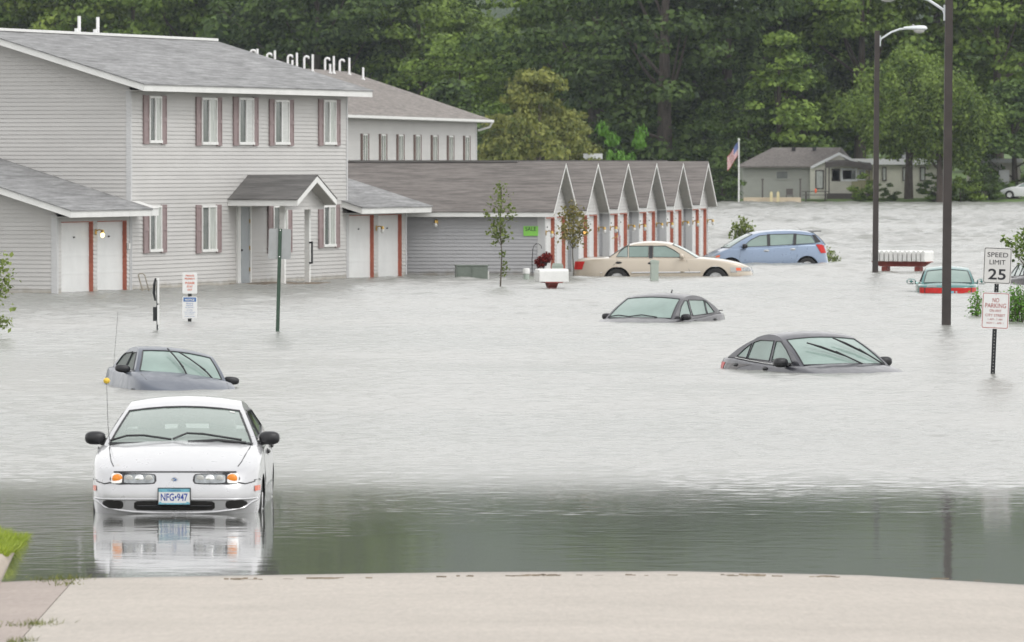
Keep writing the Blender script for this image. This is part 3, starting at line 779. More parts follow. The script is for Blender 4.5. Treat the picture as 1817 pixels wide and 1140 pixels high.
mb = MB(); mb.box(-TH + .02, L_M + TH - .05, vm - 0.17, vm + 0.17, zrM - 0.03, zrM + 0.045); mb.build('ridge_cap', M['white'], rM)
# roof pipes
for px, h in ((141, 0.62), (174, 0.62)):
    u = pipe_uv(FM, px, vm + 0.55); vent_pipe(rM, u, vm + 0.55, zrM - 0.1, h, 0.05)
    u = pipe_uv(FM, px - 5, vm + 0.5); vent_pipe(rM, u, vm + 0.5, zrM - 0.1, 0.27, 0.06)
u = pipe_uv(FM, 211, vm + 0.4); vent_pipe(rM, u, vm + 0.4, zrM - 0.1, 0.16)
# windows upstairs and down
def px_window(fr, par, xa, xb, ya, yb, **k):
    ua, ub = fr.U(xa), fr.U(xb); s = (ua + ub) / 2
    return window(par, ua, ub, fr.Z(yb, s), fr.Z(ya, s), **k)
for xa, xb in ((262, 283.5), (355, 382), (421, 447), (484.5, 510), (571.5, 593)):
    px_window(FM, bM, xa, xb, 171 if xa < 300 else (174 if xa < 460 else 178), 253 if xa < 300 else 256, sw=0.40, gp='glass_pale2' if xa in (421, 484.5) else 'glass_pale', gl='glass_dark' if xa != 571.5 else 'glass_mid')
for xa, xb in ((262, 283.5), (355, 381), (482, 507), (571.5, 592)):
    px_window(FM, bM, xa, xb, 365, 446 if xa < 500 else 437, sw=0.40)
# entry door
ua, ub = FM.U(418.5), FM.U(442.5); zt = FM.Z(361, ua)
mb = MB(); mb.box(ua, ua + 0.24, -0.07, 0.0, 0.02, zt); mb.box(ub - 0.10, ub, -0.07, 0.0, 0.02, zt); mb.box(ua + .24, ub - .1, -0.07, 0.0, zt - 0.10, zt)
dfm = mb.build('door_frame', M['white'], bM)
mb = MB(); mb.box(ua + 0.24, ub - 0.10, -0.035, -0.028, 0.02, zt - 0.10)
for (a, b_) in ((0.1, 0.75), (0.85, zt - 0.3)): mb.box(ua + 0.36, ub - 0.22, -0.042, -0.036, a, b_)
dr = mb.build('entry_door', M['door_blue'], bM)
mb = MB(); mb.ellip((ua + 0.31, -0.07, 0.95), (0.035, 0.035, 0.035), 8, 6); mb.build('door_knob', M['black'], dr, smooth=True)
mb = MB()
for z in (0.35, 0.95, 1.7): mb.box(ub - 0.13, ub - 0.095, -0.062, -0.04, z, z + 0.11)
mb.build('hinge', M['brass'], dr)
# porch roof on two posts
up = FM.U(439.5); hp = 1.75; pz0, pz1 = 2.38, 3.05; pr = 2.05
mb = MB()
for s in (-1, 1):
    mb.quad((up, -pr, pz1), (up, -0.02, pz1), (up + s * (hp + .03), -0.02, pz0), (up + s * (hp + .03), -pr, pz0))
    mb.quad((up + s * (hp + .03), -0.02, pz0), (up + s * (hp + .03), -pr, pz0), (up + s * (hp + .03), -pr, pz0 - 0.03), (up + s * (hp + .03), -0.02, pz0 - 0.03))
    mb.quad((up, -pr - .01, pz1), (up, -pr - .01, pz1 - .03), (up + s * (hp + .03), -pr - .01, pz0 - .03), (up + s * (hp + .03), -pr - .01, pz0))
po = mb.build('porch_roof', M['shingle_dark'], bM)
mb = MB()
for s in (-1, 1):
    a, b_ = up + s * hp, up + s * (hp - 0.03)
    mb.box(min(a, b_), max(a, b_), -pr + .03, -0.02, pz0 - 0.19, pz0 - 0.01)
    mb.prism([(up + s * hp, pz0 - 0.19), (up + s * hp, pz0 - 0.03), (up, pz1 - 0.034), (up, pz1 - 0.21)], 'y', -pr, -pr + 0.03)
mb.build('fascia', M['trim'], po)
mb = MB()
for s in (-1, 1): mb.quad((up, -pr + .04, pz1 - 0.20), (up, -0.03, pz1 - 0.20), (up + s * (hp - .04), -0.03, pz0 - 0.17), (up + s * (hp - .04), -pr + .04, pz0 - 0.17))
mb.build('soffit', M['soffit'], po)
mb = MB(); wall_strips(mb, lambda u, o, z: (up + u, -pr + 0.38 - o, z), -hp, hp, pz0 - 0.3, pz1 - 0.2, top=lambda z: (-(hp - max(0, (z - pz0 + .12)) / 0.40) + .0, (hp - max(0, (z - pz0 + .12)) / 0.40)))
mb.build('gable', M['siding'], po)
mb = MB()
for s in (-1, 1): mb.box(up + s * 1.28 - 0.06 , up + s * 1.28 + 0.06, -pr + 0.34, -pr + 0.46, -0.4, pz0 - 0.14)
# beam between posts
pa, pb = [], []
for s in (-1, 1):
    q = MB(); xo = up + (-.98 if s < 0 else 1.22); q.box(xo - 0.07, xo + 0.07, -pr + 0.62, -pr + 0.76, -0.4, pz0 - 0.16); q.build('porch_post', M['trim'], bM)
q = MB(); q.tube([(up + 1.16, -pr + 0.54, 0.55), (up + 1.16, -pr + 0.54, 1.18)], 0.03, 8); q.box(up + 1.14, up + 1.18, -pr + .53, -pr + .62, 0.55, 0.60); q.box(up + 1.14, up + 1.18, -pr + .53, -pr + .62, 1.12, 1.17); q.build('grab_rail', M['black'], bM)
mb = MB(); mb.box(up - 1.7, up + 1.5, -pr + .1, -0.03, -0.35, 0.035); mb.build('door_step', mat('step_wood', (0.17, 0.13, 0.09), 0.8, 0.3, 6), bM)

def annexe(name, label, fr, par_u0, L, doors, W=6.2, ze=2.32, sl=0.31, ov=0.62, lamp_px=None, lit=False, zdoor=1.86, shingle='shingle', name_cat='garage', end_box=None):
    """low garage wing: gable towards the camera, doors on the receding face"""
    g = thing(name, label, name_cat, fr.o + fr.u * par_u0, fr.rot)
    holes = [(a - par_u0, b - par_u0, -2, zdoor) for a, b in doors]
    zr_ = ze + sl * (W / 2 + ov)
    mb = MB(); wall_strips(mb, lambda u, o, z: (u, -o, z), 0, L, -0.55, ze - 0.12, holes=holes)
    gt = gable_top(W, ze - 0.07, sl, ov)
    wall_strips(mb, lambda v, o, z: (-o, v, z), 0, W, -0.55, zr_ - 0.1, top=gt)
    wall_strips(mb, lambda v, o, z: (L + o, v, z), 0, W, -0.55, zr_ - 0.1, top=gt)
    mb.quad((0, W, -.5), (L, W, -.5), (L, W, ze), (0, W, ze))
    mb.quad((0, 0.3, -.5), (L, 0.3, -.5), (L, 0.3, ze - .1), (0, 0.3, ze - .1))
    mb.build('wall', M['siding'], g)
    for xx in (-0.03, L - 0.09):
        mb = MB(); mb.box(xx, xx + .12, -0.03, 0.13, -0.55, ze - 0.14); mb.build('corner_post', M['corner'], g)
    for a, b in doors: garage_door(g, a - par_u0, b - par_u0, zdoor)
    return g
# garage wing at the near end
ua0 = FM.U(100)
dn = [(FM.U(108), FM.U(164.5)), (FM.U(172), FM.U(224))]
gA = annexe('attached_garage', 'low two door garage wing with a lit yellow lamp, at the far left', FM, ua0, -ua0 - 0.01, dn, ze=FM.Z(371, -3.0), W=7.5)
zeA = FM.Z(371, -3.0)
gable_roof(gA, -0.62, -ua0 - 0.03, -0.62, 7.5 + .62, zeA, 0.31, 'shingle', fascia=0.19)
mb = MB(); mb.quad((-ua0 - 0.03, -0.65, zeA), (-ua0 + 0.55, -0.65, zeA), (-ua0 + 0.55, -0.04, zeA + 0.19), (-ua0 - 0.03, -0.04, zeA + 0.19))
mb.box(-ua0 - .03, -ua0 + 0.53, -0.62, -0.59, zeA - 0.2, zeA - 0.006); mb.box(-ua0 + 0.50, -ua0 + .53, -0.59, -0.04, zeA - 0.2, zeA - 0.004)
mb.build('roof_return', M['trim'], gA)
lu = FM.U(168) - ua0
wall_lamp(gA, lu, -0.02, FM.Z(412, -2.8), lit='bulb')
q = MB(); q.box(FM.U(224) - ua0 - 0.03, FM.U(224) - ua0 + 0.1, -0.09, -0.03, FM.Z(442, -.3), FM.Z(432, -.3)); q.build('switch_box', M['sign_grey'], gA)
# garage wing at the far end
uB = L_M + 0.02; LB = FM.U(720) - uB
dn = [(FM.U(618.5), FM.U(662.5)), (FM.U(670.5), FM.U(712))]
zeB = FM.Z(366, 22)
gB = annexe('attached_garage', 'low two door garage wing at the far end of the apartment block', FM, uB, LB, dn, ze=zeB, W=7.5)
gable_roof(gB, -0.5, LB + 0.62, -0.62, 8.1, zeB, 0.31, 'shingle', fascia=0.19)
wall_lamp(gB, FM.U(666) - uB, -0.02, FM.Z(405, 22))

# ---------------------------------------------------------------- second two-storey block, far behind
F2o = at_y(845, 300, 336.0); 
class Frame2(Frame):
    def __init__(s, px, Y, tn):
        p = at_y(px, 300, Y); s.o = Vector((p.x, p.y, 0)); s.u = Vector((tn, 1, 0)).normalized(); s.rot = (0, 0, atan2(s.u.y, s.u.x))
FB = Frame2(845, 336.5, 0.149)
# shift the origin back along the face so that x runs towards the far corner
LB2 = 48.0; FB.o = FB.o - FB.u * LB2
ZE2 = 5.33; W2 = 12.0; SL2 = 0.335
b2 = thing('apartment_building', 'second apartment block with taupe roof and many roof pipes, behind the garages', 'building', FB.o, FB.rot)
mb = MB(); wall_strips(mb, lambda u, o, z: (u, -o, z), 0, LB2, -0.5, ZE2 - 0.15, pitch=0.13)
gt = gable_top(W2, ZE2 - 0.07, SL2, .6)
wall_strips(mb, lambda v, o, z: (LB2 + o, v, z), 0, W2, -0.5, 7.2, top=gt, pitch=0.13)
wall_strips(mb, lambda v, o, z: (-o, v, z), 0, W2, -0.5, 7.2, top=gt, pitch=0.13)
mb.build('wall', M['siding'], b2)
mb = MB(); mb.box(LB2 - .2, LB2 + .035, -.035, .15, -.5, ZE2 - .16); mb.build('corner_post', M['corner'], b2)
r2_, vm2, zr2 = gable_roof(b2, -0.6, LB2 + 0.6, -0.6, W2 + 0.6, ZE2, SL2, 'shingle_tan', fascia=0.14)
q = MB(); q.box(-.6, LB2 + .6, -0.74, -0.63, ZE2 - 0.13, ZE2 - 0.02); q.tube([(LB2 + .5, -0.69, ZE2 - 0.1), (LB2 + .45, -0.55, ZE2 - 0.35), (LB2 + .1, -0.08, ZE2 - 0.5)], 0.05, 8); q.build('gutter', M['trim'], r2_)
for xa in (642.5, 675, 706, 736.5, 767, 795.5, 824.5):
    ua = FB.U(xa - 3.5); ub = ua + 1.15
    window(b2, ua + .42, ub + .42, 2.95, 4.55, shut='shutter_brown', sw=0.36, gp='glass_mid')
for (px, y0_, y1_, kind) in ((445, 108, 90, 'j'), (457, 108, 87, 's'), (474, 112, 96, 'j'), (488, 112, 90, 's'), (511, 118, 99, 'j'), (519, 120, 107, 's'), (527, 122, 94, 's'), (540, 122, 101, 'j'), (555, 128, 97, 's'), (577, 126, 104, 'j'), (586, 132, 114, 's'), (592.5, 131, 100, 's'), (603, 128, 107, 'j'), (620, 133, 103, 's'), (644.5, 137, 120, 's')):
    v = vm2 - 0.5 if kind != 'j' else vm2 + 0.15
    if px == 644.5: v = vm2 - 1.2
    u = pipe_uv(FB, px, v); u = min(u, LB2 + .3)
    s = F / (FB.o.y + u * FB.u.y + v * FB.u.x)
    zb = ZE2 + SL2 * (min(v, 2 * vm2 - v) + 0.6); ztop = HC + (285 - y1_) / s
    (hook_pipe if kind == 'j' else vent_pipe)(r2_, u, v, zb, max(0.3, ztop - zb), 0.05)

# ---------------------------------------------------------------- row of six free-standing garages
lampsA = []
G1 = Frame(965.6, 489.5, 0.12)
stepv = Vector((5.32, 37.3, 0)) / 5
WG = 5.95
OV = 0.33
ZEG = 1.93; SLG = (3.42 - ZEG) / (WG / 2 + OV)
gl_ = ['nearest garage of the row, with a green sale sign on its long side', 'second garage of the row, behind the young tree, orange lamp lit', 'third garage of the row, small flag hanging by its first door', 'fourth garage of the row, counted from the sale sign', 'fifth garage of the row, second from its far end', 'last garage at the far end of the row, beside the open water']
for i in range(6):
    o = G1.o + stepv * i
    g = thing('garage', gl_[i], 'garage', o, G1.rot, 'row of six gabled garages with red door jambs')
    LEN = 22.0 if i == 0 else 14.0     # long side runs to the left (local +y)
    mb = MB()
    holes = [(0.35, 2.62, -2, 1.73), (3.30, 5.55, -2, 1.73)]
    zr_ = ZEG + SLG * (WG / 2 + OV)
    gt = gable_top(WG, ZEG - 0.05, SLG, OV)
    wall_strips(mb, lambda u, o_, z: (u, -o_, z), 0, WG, -0.5, zr_ - 0.1, top=gt, holes=holes)
    mb.quad((0.05, 0.3, -.5), (WG - .05, 0.3, -.5), (WG - .05, 0.3, ZEG - .1), (0.05, 0.3, ZEG - .1))
    mb.build('wall', M['siding'], g)
    mb = MB()
    wall_strips(mb, lambda v, o_, z: (-o_, v, z), 0, LEN, -0.5, ZEG - 0.05)
    wall_strips(mb, lambda v, o_, z: (WG + o_, v, z), 0, LEN, -0.5, ZEG - 0.05)
    mb.quad((0, LEN, -.5), (WG, LEN, -.5), (WG, LEN, ZEG), (0, LEN, ZEG))
    mb.build('side_wall', M['siding_grey'], g)
    for xx in (-0.03, WG - 0.10):
        mb = MB(); mb.box(xx, xx + .13, -0.03, 0.20, -0.5, ZEG - 0.08); mb.build('corner_post', M['corner'], g)
    for a, b_, _, z1 in holes:
        garage_door(g, a, b_, z1)
    # roof: ridge runs along local y
    mb = MB(); z0_ = ZEG; hw = WG / 2 + OV; c = WG / 2
    for s in (-1, 1):
        e = c + s * (hw + 0.02)
        mb.quad((e, -OV, z0_ - 0.01), (e, LEN, z0_ - 0.01), (c, LEN, zr_), (c, -OV, zr_))
        mb.quad((e, -OV, z0_ - 0.01), (e, LEN, z0_ - 0.01), (e, LEN, z0_ - 0.035), (e, -OV, z0_ - 0.035))
        mb.quad((e, -OV, z0_ - 0.01), (c, -OV, zr_), (c, -OV, zr_ - 0.03), (e, -OV, z0_ - 0.04))
    rf = mb.build('roof', M['shingle_brown'], g)
    mb = MB()
    for s in (-1, 1):
        e = c + s * hw
        mb.box(min(e, e - s * .025), max(e, e - s * .025), -OV + .03, LEN, z0_ - 0.17, z0_ - 0.015)
        mb.prism([(e, z0_ - 0.15), (e, z0_ - 0.035), (c, zr_ - 0.035), (c, zr_ - 0.15)], 'y', -OV + 0.003, -OV + 0.028)
    mb.build('fascia', M['trim'], rf)
    mb = MB()
    for s in (-1, 1):
        e = c + s * (hw - .03)
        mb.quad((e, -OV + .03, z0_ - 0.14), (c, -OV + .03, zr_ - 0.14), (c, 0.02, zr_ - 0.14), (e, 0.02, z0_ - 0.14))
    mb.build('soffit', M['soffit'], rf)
    mb = MB(); mb.box(c - 0.12, c + 0.12, 0.25 + 0.9, min(LEN - 1, 9), zr_ - 0.03, zr_ + 0.035); mb.build('ridge_vent', M['shingle_dark'], rf)
    # brass lamps on the face
    wall_lamp(g, 0.14, -0.02, 1.28, bulb='bulb_off')
    wall_lamp(g, 5.78, -0.02, 1.28, lit='bulb_orange' if False else None)
    if i == 0:
        wall_lamp(g, -0.02, 9.5 * 0 + 3.25, 1.60, out=(-1, 0)).name = 'wall_lamp'
        q = MB(); q.box(-0.05, -0.03, 0.18, 0.62, 1.19, 1.48); sg = tag(q.build('sale_sign', M['pale_green']), 'bright green sale notice fixed to the long side of the nearest garage', 'sign')
        sg.location = g.location; sg.rotation_euler = g.rotation_euler
        mt = Matrix.Translation((-0.054, 0.40, 1.40)) @ Matrix(((0, 0, -1, 0), (-1, 0, 0, 0), (0, 1, 0, 0), (0, 0, 0, 1)))
        text_obj('lettering', 'SALE', 0.15, 'ink_black', sg, mt, width=0.32, weight=0.001, height=0.12)
        garage1 = g
    if i == 1:
        for ch in g.children:
            if ch.name.startswith('wall_lamp'):
                ch.children[0].data.materials[0] = M['bulb_orange']; break
# ================================================================== CARS
def smooth_interp(xs, ys, x):
    """monotone-ish cubic (Catmull) interpolation"""
    if x <= xs[0]: return ys[0]
    if x >= xs[-1]: return ys[-1]
    i = max(k for k in range(len(xs) - 1) if xs[k] <= x)
    h = xs[i + 1] - xs[i]; t = (x - xs[i]) / h
    def sl(k):
        if k == 0: return (ys[1] - ys[0]) / (xs[1] - xs[0])
        if k == len(xs) - 1: return (ys[-1] - ys[-2]) / (xs[-1] - xs[-2])
        a = (ys[k] - ys[k - 1]) / (xs[k] - xs[k - 1]); b = (ys[k + 1] - ys[k]) / (xs[k + 1] - xs[k])
        return 0 if a * b <= 0 else 2 * a * b / (a + b)
    m0, m1 = sl(i) * h, sl(i + 1) * h
    t2, t3 = t * t, t * t * t
    return (2 * t3 - 3 * t2 + 1) * ys[i] + (t3 - 2 * t2 + t) * m0 + (-2 * t3 + 3 * t2) * ys[i + 1] + (t3 - t2) * m1

class Car:
    def __init__(s, **p):
        s.__dict__.update(dict(L=4.5, W=.85, H=1.4, p=4.6, sill=.22, wheel_x=(1.35, -1.25), wr=.31, ra=.37, crown=.05,
            kb=.90, wroof=.56, bow=.10, rbow=.06, nose=((0.2, -.06), (.35, 0), (.5, 0), (.65, -.10), (.8, -.25)),
            tail=((0.2, -.05), (.4, 0), (.7, -.02), (.95, -.07)), roofcrown=.045, glass='fog', pillar=.065, hub=.6))
        s.__dict__.update(p)
        s.xa = s.wheel_x[0] - .1; s.xb = s.wheel_x[1] + .1
    def zt(s, x): return smooth_interp([a for a, _ in s.top], [b for _, b in s.top], x)
    def g(s, z):
        return 1 - .055 * ((z - .55) / .45) ** 2 if z > .55 else 1 - .045 * ((.55 - z) / .38) ** 2
    def pw(s, x): return max(0.0, 1 - min(1, abs(x) / (s.L / 2)) ** s.p) ** (1 / s.p)
    def bend(s, x, z):
        if x > s.xa:
            d = np.interp(z, [a for a, _ in s.nose], [b for _, b in s.nose]); return x + d * ((x - s.xa) / (s.L / 2 - s.xa)) ** 1.6
        if x < s.xb:
            d = np.interp(z, [a for a, _ in s.tail], [b for _, b in s.tail]); return x - d * ((s.xb - x) / (s.xb + s.L / 2)) ** 1.6
        return x
    def zbot(s, x):
        z = s.sill
        for c in s.wheel_x:
            if abs(x - c) < s.ra: z = max(z, s.wr + sqrt(s.ra ** 2 - (x - c) ** 2))
        return z
    def section(s, x):
        w = s.W * s.pw(x); zt, zb = s.zt(x), s.zbot(x); zs = zt - .045
        pts = []
        for t in (0, .12, .3, .5, .7, .86, 1):
            z = zb + (zs - zb) * t; pts.append((w * s.g(z), z))
        we = w * s.g(zs)
        cr = s.crown * min(1, s.pw(x) ** 2)
        pts += [(we * .992, zs + .018), (we * .965, zt - .008), (we * s.kb, zt + cr * .10), (we * .72, zt + cr * .45), (we * .4, zt + cr * .83), (0, zt + cr)]
        return pts
    def sec_z(s, x, y):
        P = s.section(x)[6:]
        ys = [a for a, _ in P][::-1]; zs = [b for _, b in P][::-1]
        return float(np.interp(abs(y), ys, zs))
    # points on skins, for details
    def side_pt(s, x, z, sg, off=.004):
        w = s.W * s.pw(x) * s.g(z); return (s.bend(x, z), sg * (w + off), z)
    def nose_pt(s, y, z, front=True, off=.006):
        w = s.W * s.g(z); q = min(.9995, abs(y) / w); x = s.L / 2 * (1 - q ** s.p) ** (1 / s.p)
        if not front: x = -x
        o = off if front else -off
        return (s.bend(x, z) + o, y + (off * .5 if y > 0 else -off * .5) * (q ** 3), z)
    def hw(s, z, x):
        zb = s.zt(x); k = max(0.0, min(1.0, (z - zb) / (s.H - zb)))
        wb = s.W * s.g(zb - .045) * s.kb * min(1.0, s.pw(x) ** .5)
        k2 = k ** 1.15
        return wb + (s.wroof - wb) * k2
    def top_profile(s):
        """centre-line of windscreen, roof, backlight: (x, z, zone)"""
        xwb, xwt, xrt, xrb = s.gx; zwt, zrt = s.gz
        zwb = s.zt(xwb) + .0; zrb = s.zt(xrb) + .0
        out = []
        for t in (0, .04, .12, .3, .5, .7, .88, .955, 1):
            out.append((xwb + (xwt - xwb) * t, zwb + (zwt - zwb) * t + .03 * sin(pi * t), 'w' if .04 <= t < .955 else 'b'))
        xm = (xwt + xrt) / 2
        for t in (.08, .2, .35, .5, .65, .8, .92):
            x = xwt + (xrt - xwt) * t
            a = zwt + (zrt - zwt) * t; z = a + (s.H - max(zwt, zrt) * .5 - min(zwt, zrt) * .5) * (1 - (2 * t - 1) ** 2) ** .8
            out.append((x, min(z, s.H), 'b'))
        for t in (0, .045, .15, .35, .6, .8, .93, .97, 1):
            out.append((xrt + (xrb - xrt) * t, zrt + (zrb - zrt) * t + .025 * sin(pi * t), 'r' if .045 <= t < .93 else 'b'))
        return out
    def top_pt(s, i, c, off=0.0):
        x, z, _ = s.prof[i]
        n = len(s.prof); h = s.hw(z, x)
        xwb, xwt, xrt, xrb = s.gx
        if x > xwt: f = (x - xwt) / (xwb - xwt); bx = s.bow * (.25 + .75 * f) * (1 - c * c) - s.bow * .25 * 0
        elif x < xrt: f = (xrt - x) / (xrt - xrb); bx = -s.rbow * (.25 + .75 * f) * (1 - c * c)
        else:
            t = (x - xrt) / (xwt - xrt); bx = (s.bow * .25 * t - s.rbow * .25 * (1 - t)) * (1 - c * c)
        bz = s.roofcrown * (1 - c * c) * (1 if xrt <= x <= xwt else max(0, 1 - .8 * (((x - xwt) / (xwb - xwt)) if x > xwt else ((xrt - x) / (xrt - xrb)))))
        p = Vector((x + bx, h * c, z + bz))
        if off:
            a = s.prof[max(0, i - 1)]; b = s.prof[min(n - 1, i + 1)]
            t = Vector((b[0] - a[0], 0, b[1] - a[1])).normalized(); nn = Vector((-t.z, 0, t.x))
            if nn.z < 0: nn = -nn
            p += nn * off
        return p
    def ws_pt(s, t, c, off=.01):
        """windscreen point, t 0 (base) .. 1 (top)"""
        xwb, xwt = s.gx[0], s.gx[1]; zwb = s.zt(xwb); zwt = s.gz[0]
        x = xwb + (xwt - xwb) * t; z = zwb + (zwt - zwb) * t + .03 * sin(pi * t)
        h = s.hw(z, x); f = 1 - t
        p = Vector((x + s.bow * (.25 + .75 * f) * (1 - c * c), h * c, z + s.roofcrown * (1 - c * c) * (1 - .8 * f)))
        n = Vector((zwt - zwb, 0, xwb - xwt)).normalized(); return p + n * off

    def make(s, name, label, cat, paint, loc, rot, lower=None):
        root = thing(name, label, cat, loc, rot); s.root = root
        hl = s.L / 2
        # stations
        st = [0.0, .15, .3, .5, .68, .8, .88, .94, .975, .995]
        ends = [hl * (1 - (1 - q) ** 0) for q in ()]
        xs = []
        for q in (0, .06, .2, .38, .55, .7, .82, .9, .96, .99): xs.append(hl * (1 - q ** s.p) ** (1 / s.p))
        xs = sorted(set([round(x, 5) for x in xs] + [round(-x, 5) for x in xs]))
        x = -hl + .25
        while x < hl - .2: xs.append(round(x, 5)); x += .14
        for c in s.wheel_x:
            for a in (-.995, -.95, -.87, -.75, -.6, -.4, -.2, 0, .2, .4, .6, .75, .87, .95, .995): xs.append(c + a * s.ra)
            xs += [c - s.ra - .008, c + s.ra + .008]
        xs += [s.gx[0], s.gx[3], s.gx[0] - .04, s.gx[3] + .04]
        xs = sorted(xs); ys_ = xs[:1]
        for v in xs[1:]:
            if v - ys_[-1] > .007 or v > hl - .05 or v < -hl + .05: ys_.append(v)
        xs = ys_
        s.body = MB(); hood = MB(); deck = MB()
        cab0, cab1 = s.gx[3] + .03, s.gx[0] - .03
        secs = []
        for x in xs:
            P = s.section(x)
            secs.append([(s.bend(x, z), y, z) for y, z in P])
        n = len(secs[0])
        for k in range(len(xs) - 1):
            xm = (xs[k] + xs[k + 1]) / 2
            for j in range(n - 1):
                if cab0 < xm < cab1 and j >= 9: continue
                tgt = s.body
                for sg in (1, -1):
                    q = [secs[k][j], secs[k + 1][j], secs[k + 1][j + 1], secs[k][j + 1]]
                    tgt.quad(*[(a, b * sg, c) for a, b, c in q])
        for x, sg in ((secs[0], 1), (secs[-1], 1)):
            for j in range(n - 1): s.body.quad(x[j], x[j + 1], (x[j + 1][0], -x[j + 1][1], x[j + 1][2]), (x[j][0], -x[j][1], x[j][2]))
        # greenhouse
        s.prof = s.top_profile(); pr = s.prof
        def ce(i): return 1 - s.pillar / max(.3, s.hw(pr[i][1], pr[i][0]))
        glassw, glassr, seal = MB(), MB(), MB()
        cs = [-1, None, -.66, -.33, 0, .33, .66, None, 1]
        def cval(i, j):
            e = ce(i)
            return {0: -1, 1: -e, 2: -.66, 3: -.33, 4: 0, 5: .33, 6: .66, 7: e, 8: 1}[j]
        for i in range(len(pr) - 1):
            zone = pr[i][2] if pr[i][2] == pr[i + 1][2] or pr[i][2] != 'b' else 'b'
            for j in range(8):
                q = [s.top_pt(i, cval(i, j)), s.top_pt(i, cval(i, j + 1)), s.top_pt(i + 1, cval(i + 1, j + 1)), s.top_pt(i + 1, cval(i + 1, j))]
                if zone == 'w' and 1 <= j <= 6: glassw.quad(*q)
                elif zone == 'r' and 1 <= j <= 6: glassr.quad(*q)
                else: s.body.quad(*q)
        # side panels with window openings
        belt = []
        xwb, xrb = s.gx[0], s.gx[3]
        for k in range(25):
            x = xrb + (xwb - xrb) * k / 24; belt.append((x, s.zt(x) + s.crown * .1))
        rail = [(q[0], q[1]) for q in pr][1:-1]
        outer = belt + rail
        s.outer = outer
        gside = []
        for sg in (1, -1):
            loops = [[Vector((a, b, 0)) for a, b in outer]] + [[Vector((a, b, 0)) for a, b in wpoly] for wpoly in s.windows]
            flat = [v for l in loops for v in l]
            tris = tessellate_polygon(loops)
            for t in tris:
                s.body.quad(*[(flat[i].x, sg * s.hw(flat[i].y, flat[i].x), flat[i].y) for i in t])
        bo = s.body.build('body', paint, root, smooth=True, merge=True)
        s.bo = bo
        gm = M[s.glass]
        glassw.build('windscreen', gm, root, smooth=True, merge=True)
        glassr.build('rear_window', M[getattr(s, 'rglass', s.glass)], root, smooth=True, merge=True)
        for sg in (1, -1):
            for wi, wpoly in enumerate(s.windows):
                mb = MB(); l = [Vector((a, b, 0)) for a, b in wpoly]
                for t in tessellate_polygon([l]): mb.quad(*[(l[i].x, sg * (s.hw(l[i].y, l[i].x) - .006), l[i].y) for i in t])
                sgm = getattr(s, 'sideglass', {}).get(sg, s.glass)
                if getattr(s, 'quarter_dim', False) and wi == len(s.windows) - 1: sgm = 'fog_dim'
                mb.build('side_window', M[sgm], root)
                seal.tube([(a, sg * (s.hw(b, a) + .001), b) for a, b in wpoly], .011, 4, closed=True)
        # windscreen and backlight seals
        def loop(zone):
            ids = [i for i in range(len(pr)) if pr[i][2] == zone]; ids.append(ids[-1] + 1)
            a = [s.top_pt(i, -ce(i), .003) for i in ids]; b = [s.top_pt(i, ce(i), .003) for i in ids][::-1]
            top = [s.top_pt(ids[-1], c * ce(ids[-1]), .003) for c in (-.66, -.33, 0, .33, .66)]
            bot = [s.top_pt(ids[0], c * ce(ids[0]), .003) for c in (.66, .33, 0, -.33, -.66)]
            return a + top + b + bot
        seal.tube(loop('w'), .012, 4, closed=True); seal.tube(loop('r'), .012, 4, closed=True)
        # pillar appliques (black door frames)
        for (xa, xb) in getattr(s, 'bpillars', ()):
            for sg in (1, -1):
                za = s.zt((xa + xb) / 2) + .02; zb_ = s.bp_top
                seal.quad(*[(x, sg * (s.hw(z, x) + .005), z) for x, z in ((xa[0] if 0 else xa, za), (xb, za), (xb - s.bp_lean, zb_), (xa - s.bp_lean, zb_))])
        seal.build('window_seal', M['black'], root)
        # wheels and arch liners
        for c in s.wheel_x:
            for sg in (1, -1):
                r = s.wr; y0 = sg * (s.W - .20); y1 = sg * (s.W - .02)
                mb = MB(); mb.lathe([(r * .62, y0), (r * .93, y0), (r, y0 + sg * .03), (r, y1 - sg * .03), (r * .93, y1), (r * .62, y1)], (c, 0, r), 'y', 28)
                ty = mb.build('wheel', M['rubber'], root, smooth=True)
                mb = MB(); mb.lathe([(r * .64, y1 - sg * .005), (r * .60, y1 - sg * .03), (r * .2, y1 - sg * .035), (r * .17, y1 - sg * .012), (.001, y1 - sg * .012)], (c, 0, r), 'y', 24)
                for k in range(6):
                    a = k * pi / 3; d = Vector((cos(a), 0, sin(a)))
                    mb.tube([Vector((c, y1 - sg * .012, r)) + d * r * .1, Vector((c, y1 - sg * .012, r)) + d * r * .62], r * .06, 5)
                mb.build('rim', M['rim'], ty)
            for sg in (1, -1):
                mb = MB(); rows = []
                for k in range(15):
                    a = -0.35 + (pi + .7) * k / 14
                    rows.append([(c + cos(a) * (s.ra + .012), sg * (s.W * .45), s.wr + sin(a) * (s.ra + .012)), (c + cos(a) * (s.ra + .012), sg * (s.W * .955), s.wr + sin(a) * (s.ra + .012))])
                mb.grid(rows)
                mb.quad(*[(c + dx, sg * s.W * .46, z) for dx, z in ((-.45, .1), (.45, .1), (.45, .7), (-.45, .7))])
                mb.build('wheel_arch', M['black'], root)
        mb = MB(); mb.box(-hl + .35, hl - .35, -s.W * .8, s.W * .8, s.sill - .02, s.sill + .03); mb.build('underbody', M['black'], root)
        return root
